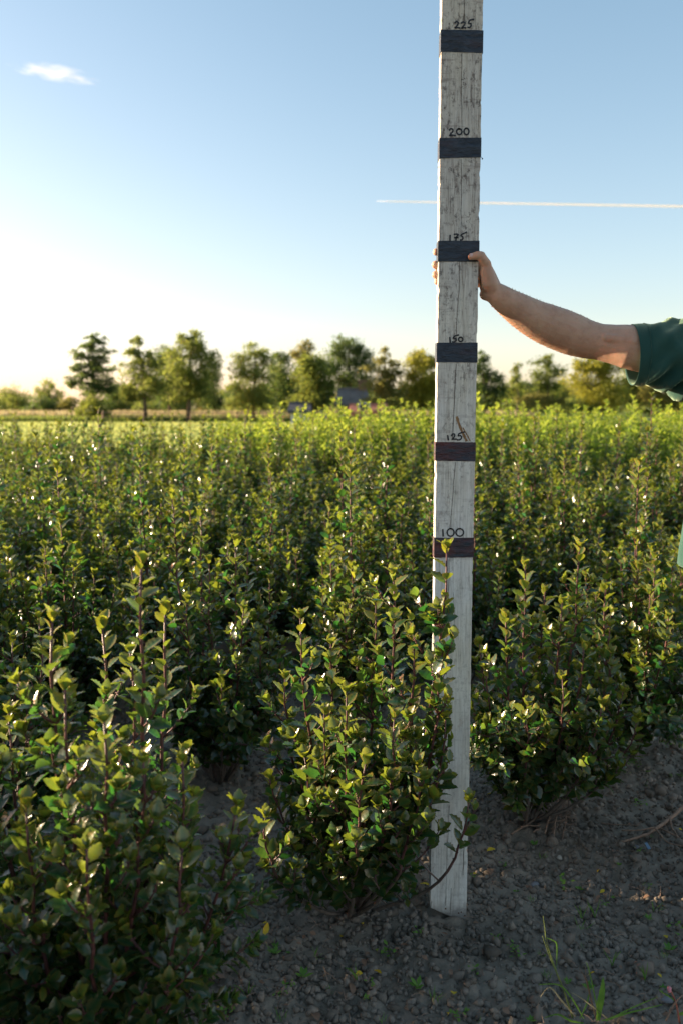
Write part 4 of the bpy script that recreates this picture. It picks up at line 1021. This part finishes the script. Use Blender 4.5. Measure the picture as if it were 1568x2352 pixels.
# stitched hem: a shallow groove
shirt.add(ringloft(rings))
tr = []
NT2 = 96
for z, rx, ry, cxo, fo in ((.965, .266, .150, .000, 0), (.97, .270, .154, .000, 0), (1.01, .266, .152, .001, .6), (1.08, .256, .150, .004, .8), (1.16, .246, .145, .008, 1), (1.26, .252, .142, 0, .8), (1.36, .235, .138, 0, .6), (1.44, .205, .122, 0, .4), (1.49, .14, .10, 0, .2), (1.52, .085, .08, 0, 0), (1.515, .078, .074, 0, 0)):
    ring = []
    for k in range(NT2):
        th = 2 * math.pi * k / NT2; w = fo * (.006 * math.sin(9 * th + z * 6) + .005 * math.sin(5 * th - z * 11))
        ring.append(Vector((cxo + (rx + w) * math.cos(th), .01 + (ry + w) * math.sin(th), z)))
    tr.append(ring)
shirt.add(ringloft(tr))
ring2 = []
sl2 = MB()
for (x, z, r) in ((.13, 1.43, .085), (.20, 1.37, .078), (.235, 1.27, .07), (.255, 1.19, .068)):
    ring2.append([Vector((x + r * math.cos(2 * math.pi * k / 24), r * math.sin(2 * math.pi * k / 24), z + .35 * r * math.cos(2 * math.pi * k / 24))) for k in range(24)])
shirt.add(ringloft(ring2))
shirt_o = shirt.build('t_shirt', M_shirt, person, True)
# stitching line on the cuff
mb = MB(); ringp = sleeve_ring(1474, 816, 70.3, .0672, .25, -.0006); mb.tube(ringp + [ringp[0]], [.0007] * (NS + 1), 5, False); mb.build('sleeve_seam', M_shirt, person, True)
tro = MB()
for s in (-1, 1): capsule(tro, [Vector((s * .085, .02, .93)), Vector((s * .11, .01, .7)), Vector((s * .125, 0, .45)), Vector((s * .135, .03, .08))], [.125, .105, .085, .07], 20)
capsule(tro, [Vector((-.06, .02, .93)), Vector((.06, .02, .93))], [.135, .135], 20); tro.build('trousers', M_trouser, person, True)
bo = MB()
for s in (-1, 1): capsule(bo, [Vector((s * .135, .06, .05)), Vector((s * .14, -.06, .045)), Vector((s * .145, -.13, .035))], [.052, .05, .038], 14)
bo.build('boots', M_boot, person, True)
hr = MB(); capsule(hr, [Vector((0, .02, 1.765)), Vector((0, .04, 1.70))], [.096, .085], 20); hr.build('hair', M_hair, person, True)
for s in (-1, 1):
    e = MB(); capsule(e, [Vector((s * .032, -.086, 1.70)), Vector((s * .034, -.086, 1.70))], [.0085, .0085], 10); e.build('eye', M_ink, person, True)
mo = MB(); mo.tube([Vector((-.022, -.083, 1.622)), Vector((0, -.091, 1.62)), Vector((.022, -.083, 1.622))], [.002, .0035, .002], 6); mo.build('mouth', M_brownleaf, person, True)

# ------------------------------------------------------------------ litter and weeds on the soil
def flat_leaf(name, px, py, size, m, label, rz, curlf=.3, roll=.3):
    g = G(px, py); z = groundz(g.x, g.y); V, F, E = leaf_template(4, .26, .5, .35, curlf)
    V = V.copy(); V[:, 1] -= .5; a = np.zeros((len(V), 4)); a[:, 0] = .5; a[:, 3] = 1
    o = mesh_obj(name, V * size, F, m, attr=a, smooth=True); o.location = (g.x, g.y, z + .018); o.rotation_euler = (roll, roll * .6, rz)
    return tag(o, label, 'fallen leaf', 'fallen leaves on the soil')
flat_leaf('fallen_leaf', 975, 2035, .030, M_yellow, 'yellow fallen leaf touching the left side of the board near its foot', 1.3)
flat_leaf('fallen_leaf', 1126, 1963, .030, M_yellow, 'yellow fallen leaf on the soil right of the lower board', -1.2)
flat_leaf('fallen_leaf', 1124, 2007, .036, M_brownleaf, 'pale brown fallen leaf below the yellow one right of the board', 0)
flat_leaf('fallen_leaf', 659, 2005, .028, M_yellow, 'curled yellow leaf farthest left of those under the bush beside the board', 1.0, .8)
flat_leaf('fallen_leaf', 697, 2016, .024, M_yellow, 'small pale yellow leaf between two others under the bush beside the board', .1)
flat_leaf('fallen_leaf', 727, 2042, .028, M_yellow, 'yellow leaf lying flat just below the small pale one under the bush', 1.7)
flat_leaf('fallen_leaf', 846, 2069, .018, M_yellow, 'tiny yellow leaf right of the trunk of the bush beside the board', .5)
flat_leaf('fallen_leaf', 612, 2147, .034, M_yellow, 'orange yellow leaf standing on edge on the open soil', .3, .3, 1.2)
flat_leaf('fallen_leaf', 497, 2245, .05, M_brownleaf, 'brown withered leaf with a stalk beside the corner bush', 1.6, .6)
flat_leaf('fallen_leaf', 527, 2318, .04, M_brownleaf, 'grey brown dead leaf lowest in the picture at left', 1.2, .5)
flat_leaf('fallen_leaf', 725, 2330, .04, M_brownleaf, 'dead brown leaf near the bottom edge left of the middle', .4, .5)
flat_leaf('fallen_leaf', 810, 2265, .034, M_brownleaf, 'reddish dead leaf on the soil below the board and left of it', .2, .6, .7)
flat_leaf('fallen_leaf', 545, 2300, .03, M_brownleaf, 'small brown leaf beside the grey brown dead leaf', 2.4, .6, .7)
def stone(px, py, s, m, label, name='stone'):
    g = G(px, py); o = mesh_obj(name, clod_shape(int(px)) * [1.2, 1, .8], IF, m); o.scale = (s,) * 3; o.location = (g.x, g.y, groundz(g.x, g.y) + s * .5)
    bv = o.modifiers.new('b', 'SUBSURF'); bv.levels = 1; bv.render_levels = 1
    return tag(o, label, 'stone', 'stones on the soil')
stone(1283, 1960, .014, M_stone, 'pale pinkish stone, upper of the two pale stones right of the board'); stone(1310, 1988, .013, M_stone, 'pale pinkish stone, lower of the two pale stones right of the board')
stone(1459, 1951, .013, M_greystone, 'light grey stone farther right than the two pale stones'); stone(1228, 2022, .017, M_greystone, 'grey stone lying left below the pale pair')
stone(1530, 2300, .016, M_greystone, 'angular grey stone near the bottom right grass'); stone(1510, 1742, .012, M_stone, 'small pale stone near the right edge behind the dead branch')
# seedlings
def sprout(kind, rg):
    mb = []; V = []; F = []
    def lf(p, d, L, w):
        d = Vector(d).normalized(); s = d.cross(Vector((0, 0, 1))).normalized() * w; o = len(V)
        V.extend([p, p + d * L * .5 + s, p + d * L, p + d * L * .5 - s]); F.append((o, o + 1, o + 2)); F.append((o, o + 2, o + 3))
    if kind == 0:
        for k in range(6):
            az = k * 1.05 + rg.uniform(-.3, .3); h = Vector((0, 0, .004)); lf(h, (math.cos(az), math.sin(az), rg.uniform(.2, .9)), rg.uniform(.010, .019), .0042)
    elif kind == 1:
        for k in range(7):
            az = rg.uniform(0, 6.28); lf(Vector((rg.uniform(-.006, .006), rg.uniform(-.006, .006), 0)), (math.cos(az), math.sin(az), rg.uniform(.5, 2.2)), rg.uniform(.012, .026), .0009)
    else:
        for k in range(12):
            p = Vector((rg.uniform(-.02, .02), rg.uniform(-.015, .015), rg.uniform(.003, .015))); az = rg.uniform(0, 6.28); lf(p, (math.cos(az), math.sin(az), rg.uniform(.1, .8)), rg.uniform(.006, .013), .0034)
    a = np.zeros((len(V), 4)); a[:, 0] = np.repeat([rg.random() for _ in range(len(V) // 4)], 4); a[:, 3] = 1
    me = mesh_obj('seedling', V, F, M_weed, attr=a); d = me.data; bpy.data.objects.remove(me); return d
rg = random.Random(12); spm = [sprout(k % 3, rg) for k in range(9)]
fixed = [(590, 2055), (620, 2192), (600, 2170), (640, 2200), (720, 2200), (410, 2290), (415, 2330), (640, 2330), (880, 2190), (500, 2110), (1480, 1812), (1475, 1850), (1230, 1940), (1240, 1965), (1290, 2025), (1330, 2035), (1310, 1730), (1460, 1770), (1340, 2270), (1330, 2130), (1185, 2195), (1540, 2180), (1500, 2100), (1560, 2130), (1495, 2110), (1260, 2240), (1325, 1770), (1400, 1760), (1430, 1790), (1540, 1730), (700, 2250), (760, 2270), (845, 2260), (960, 2260), (990, 2290), (1040, 2330)]
for k in range(110):
    if k < len(fixed): px, py = fixed[k]
    else: px = rg.uniform(350, 1568); py = rg.uniform(1720, 2345)
    g = G(px, py); g.x += rg.uniform(-.01, .01)
    if .2 < g.x < .38 and 2.15 < g.y < 2.35: continue
    o = link('seedling', spm[k % 9]); s = rg.uniform(.7, 1.25) * (1.3 if k < len(fixed) else .8); o.location = (g.x, g.y, groundz(g.x, g.y) + .008); o.rotation_euler.z = rg.uniform(0, 6.28); o.scale = (s,) * 3
    tag(o, 'small green seedling sprouting from the bare soil', 'seedling', 'green seedlings on the bare soil')
# straw bits and fine roots strewn on the soil
mb = MB()
for k in range(260):
    px = rg.uniform(330, 1568); py = rg.uniform(1780, 2350); g = G(px, py); az = rg.uniform(0, 3.14); L = rg.uniform(.008, .05); z = groundz(g.x, g.y) + .011
    d = Vector((math.cos(az), math.sin(az), rg.uniform(-.1, .25))); p = Vector((g.x, g.y, z)); mb.tube([p, p + d * L * .5 + Vector((0, 0, .004)), p + d * L], [.0009, .0008, .0005], 4, False)
tag(mb.build('straw_bits', M_tan), kind='stuff')
r_ = np.random.default_rng(8)
LIT = []
for k in range(170):
    g = G(r_.uniform(330, 1600), r_.uniform(1760, 2350)); d = Vector((r_.normal(), r_.normal(), r_.normal() * .25))
    LIT.append((leaf_matrix(Vector((g.x, g.y, groundz(g.x, g.y) + .014)), d, Vector((r_.normal() * .4, r_.normal() * .4, 1)), r_.uniform(.010, .024)), .5, r_.random()))
leaves_joined('leaf_litter', LIT[:120], T_NEAR, M_brownleaf, ground); leaves_joined('yellow_leaf_litter', LIT[120:150], T_NEAR, M_yellow, ground)
# dead forked branch right
def branch_thing(name, label, P0, segs):
    root = thing(name, P0, label, 'dead branch' if 'branch' in name else 'roots')
    for pts, r0, r1 in segs:
        ps = []
        for (px, py, h) in pts: g = G(px, py); ps.append(Vector((g.x, g.y, groundz(g.x, g.y) + .012 + h)) - Vector(P0))
        p, r = smoothpath(ps, [r0 + (r1 - r0) * i / (len(ps) - 1) for i in range(len(ps))], 4)
        p = [q + Vector((rg.uniform(-.002, .002), rg.uniform(-.002, .002), rg.uniform(-.002, .002))) for q in p]
        MB().tube(p, r, 6).build('twig' if r0 < .006 else 'limb', M_tan, root, True)
    return root
P0 = G(1500, 1920)
branch_thing('dead_branch', 'forked reddish brown dead branch lying on the soil at the right edge', P0, [
 ([(1425, 1942, 0), (1475, 1925, .004), (1520, 1898, .012), (1575, 1862, .03)], .0035, .0075), ([(1510, 1903, .01), (1540, 1918, .006), (1580, 1942, .004)], .0035, .002),
 ([(1500, 1912, .008), (1540, 1935, .003), (1600, 1940, .002)], .003, .0015), ([(1535, 1890, .015), (1545, 1905, .01), (1558, 1920, .004)], .004, .0025), ([(1425, 1912, .004), (1470, 1916, .006), (1500, 1912, .01)], .0028, .002),
 ([(1380, 1890, .003), (1430, 1895, .006), (1470, 1897, .004)], .002, .001)])
P0 = G(1250, 1900)
rootp = branch_thing('root_bundle', 'bundle of bare brown roots at the foot of the bush right of the board', P0, [
 ([(1175, 1922, 0), (1215, 1905, .01), (1262, 1885, .025)], .0035, .0025), ([(1225, 1925, 0), (1250, 1905, .01), (1285, 1870, .03)], .003, .003), ([(1250, 1928, 0), (1262, 1900, .012), (1290, 1868, .03)], .0028, .002),
 ([(1268, 1930, 0), (1275, 1900, .015), (1282, 1862, .04)], .0035, .002), ([(1195, 1915, .002), (1240, 1912, .004), (1300, 1890, .006)], .002, .0015), ([(1290, 1928, 0), (1298, 1900, .02), (1300, 1870, .03)], .002, .001)])
mb = MB()
for k in range(70):
    a = G(rg.uniform(1265, 1318), rg.uniform(1868, 1925)); a.z = groundz(a.x, a.y) + rg.uniform(.005, .045); a = a - Vector(P0)
    b_ = a + Vector((rg.uniform(-.03, .03), rg.uniform(-.03, .02), rg.uniform(-.03, .01))); mb.tube([a, a.lerp(b_, .5) + Vector((rg.uniform(-.01, .01), 0, .006)), b_], [.0007, .0006, .0004], 4, False)
tag(mb.build('fine_roots', M_tan, rootp), kind='stuff')
# plastic scrap
g = G(1486, 1953); o = MB().add(([(-.004, -.012, .01), (.006, -.012, .012), (.002, .014, .02), (-.006, .012, .018), (-.004, -.012, .009), (.006, -.012, .011), (.002, .014, .019), (-.006, .012, .017)], [(0, 1, 2, 3), (7, 6, 5, 4), (0, 4, 5, 1), (1, 5, 6, 2), (2, 6, 7, 3), (3, 7, 4, 0)])).build('plastic_scrap', simple('blue_plastic', (.18, .27, .38), .4, .5, .05))
o.location = (g.x, g.y, groundz(g.x, g.y)); tag(o, 'small pale blue scrap of plastic below the dead branch', 'scrap')

# grass tufts at the bottom right
def strap(root, name, pts, w, m, lay=Vector((1, 0, 0))):
    ps, ws = smoothpath(pts, [w * .5, w, w * .8, w * .12][:len(pts)] if len(pts) <= 4 else [w] * len(pts), 4); V = []; F = []
    for p, q in zip(ps, ws): V += [p - lay * q / 2, p + Vector((0, .0012, .0006)), p + lay * q / 2]
    for i in range(len(ps) - 1): o = 3 * i; F += [(o, o + 1, o + 4, o + 3), (o + 1, o + 2, o + 5, o + 4)]
    a = np.zeros((len(V), 4)); a[:, 0] = random.random(); a[:, 3] = 1
    return mesh_obj(name, V, F, m, root, attr=a, smooth=True)
def gp(px, py, D): return W(px, py, D)
B = G(1360, 2345); B.z = groundz(B.x, B.y); y0 = B.y
tuft = thing('grass_tuft', B, 'pale green grass tuft with one tall bent stalk at the bottom right', 'grass tuft', 'grass tufts at the bottom right')
def S_(name, L, w, m, lay=Vector((1, 0, 0))): return strap(tuft, name, [gp(a, b, y0 + d) - B for a, b, d in L], w, m, lay)
mb = MB(); ps, rs = smoothpath([gp(a, b, y0 + d) - B for a, b, d in ((1314, 2338, 0), (1290, 2265, -.01), (1262, 2200, -.02), (1276, 2130 + 20, -.02), (1268, 2105, -.02))][:3], [.0022, .0017, .0012], 4); mb.tube(ps, rs, 6)
mb.tube(*smoothpath([gp(1262, 2200, y0 - .02) - B, gp(1250, 2165, y0 - .02) - B, gp(1245, 2150, y0 - .02) - B], [.0012, .001, .0008], 3), 5)
mb.build('stalk', M_gstem, tuft, True)
mb = MB(); mb.tube(*smoothpath([gp(1285, 2255, y0 - .01) - B, gp(1256, 2170, y0 - .02) - B, gp(1250, 2130, y0 - .02) - B, gp(1246, 2104, y0 - .02) - B], [.0014, .0011, .0009, .0005], 4), 5); mb.build('stalk', M_gstem, tuft, True)
S_('blade', [(1255, 2155, -.02), (1268, 2160, -.02), (1278, 2172, -.02), (1276, 2230, -.01)], .004, M_weed)
S_('blade', [(1372, 2345, 0), (1378, 2300, -.02), (1382, 2275, -.03), (1384, 2245, -.03)], .016, M_weed)
S_('blade', [(1320, 2335, 0), (1290, 2300, -.02), (1262, 2268, -.02), (1240, 2290, -.03)], .005, M_straw, Vector((.5, 0, .8)))
S_('blade', [(1340, 2340, 0), (1310, 2290, -.01), (1282, 2262, -.02), (1236, 2262, -.02)], .005, M_weed, Vector((.3, 0, .9)))
S_('blade', [(1330, 2340, 0), (1345, 2310, 0), (1350, 2290, 0), (1356, 2270, 0)], .004, M_weed)
S_('blade', [(1380, 2345, 0), (1410, 2335, -.01), (1450, 2315, -.02), (1510, 2290, -.02)], .006, M_weed, Vector((.2, 0, .9)))
S_('blade', [(1390, 2345, 0), (1430, 2330, -.01), (1460, 2322, -.02), (1520, 2308, -.02)], .006, M_weed, Vector((.1, 0, .9)))
S_('blade', [(1340, 2350, 0), (1310, 2345, -.01), (1280, 2330, -.02), (1250, 2338, -.02)], .006, M_weed, Vector((.2, 0, .9)))
S_('blade', [(1375, 2340, 0), (1365, 2290, -.02), (1352, 2230, -.02), (1345, 2210, -.02)], .003, M_weed)
S_('blade', [(1368, 2342, 0), (1350, 2270, -.01), (1345, 2250, -.02), (1330, 2225, -.02)], .004, M_brownleaf)
S_('blade', [(1400, 2345, 0), (1370, 2320, -.01), (1330, 2290, -.02), (1310, 2280, -.02)], .004, M_straw, Vector((.4, 0, .8)))
B2 = G(1545, 2345); B2.z = groundz(B2.x, B2.y); rtuft = tuft
tuft = thing('red_stemmed_weed', B2, 'red stemmed weed with a pink bud at the bottom right corner', 'weed'); B = B2; y0 = B2.y
mb = MB(); mb.tube(*smoothpath([gp(1560, 2350, y0) - B, gp(1550, 2300, y0 - .01) - B, gp(1533, 2265, y0 - .02) - B], [.0024, .002, .0012], 4), 6); mb.build('stem', simple('red_stem', (.35, .12, .08), .6), tuft, True)
mb = MB(); mb.tube(*smoothpath([gp(1528, 2345, y0 - .02) - B, gp(1545, 2310, y0 - .02) - B, gp(1566, 2285, y0 - .02) - B], [.002, .0018, .001], 4), 6); mb.build('stem', M_tan, tuft, True)
S_('blade', [(1550, 2300, 0), (1530, 2285, 0), (1520, 2280, 0), (1512, 2272, 0)], .006, M_weed)
S_('blade', [(1555, 2330, 0), (1580, 2325, 0), (1600, 2320, 0), (1620, 2325, 0)], .014, M_weed, Vector((.1, 0, .9)))
v_, f_ = IV * .005, IF; o = mesh_obj('bud', v_ * [1, 1, 1.8], f_, simple('pink_bud', (.6, .22, .25), .6), tuft); o.location = gp(1536, 2273, y0 - .02) - B
# small loose grass blades
tuft = None
for n_, (px, py) in enumerate(((1405, 2215), (1335, 2110), (1365, 2105), (570, 2290), (1480, 2250), (820, 2250))):
    B = G(px, py); B.z = groundz(B.x, B.y); y0 = B.y
    tuft = thing('grass_sprig', B, 'thin sprig of green grass growing out of the open soil', 'grass sprig', 'thin grass sprigs on the soil')
    for k in range(3):
        dx = rg.uniform(-35, 25); S_('blade', [(px, py + 4, 0), (px + dx * .3, py - 12, 0), (px + dx * .7, py - 24, 0), (px + dx, py - rg.uniform(25, 42), 0)], .0026, M_weed)
print('objects', len(bpy.data.objects))
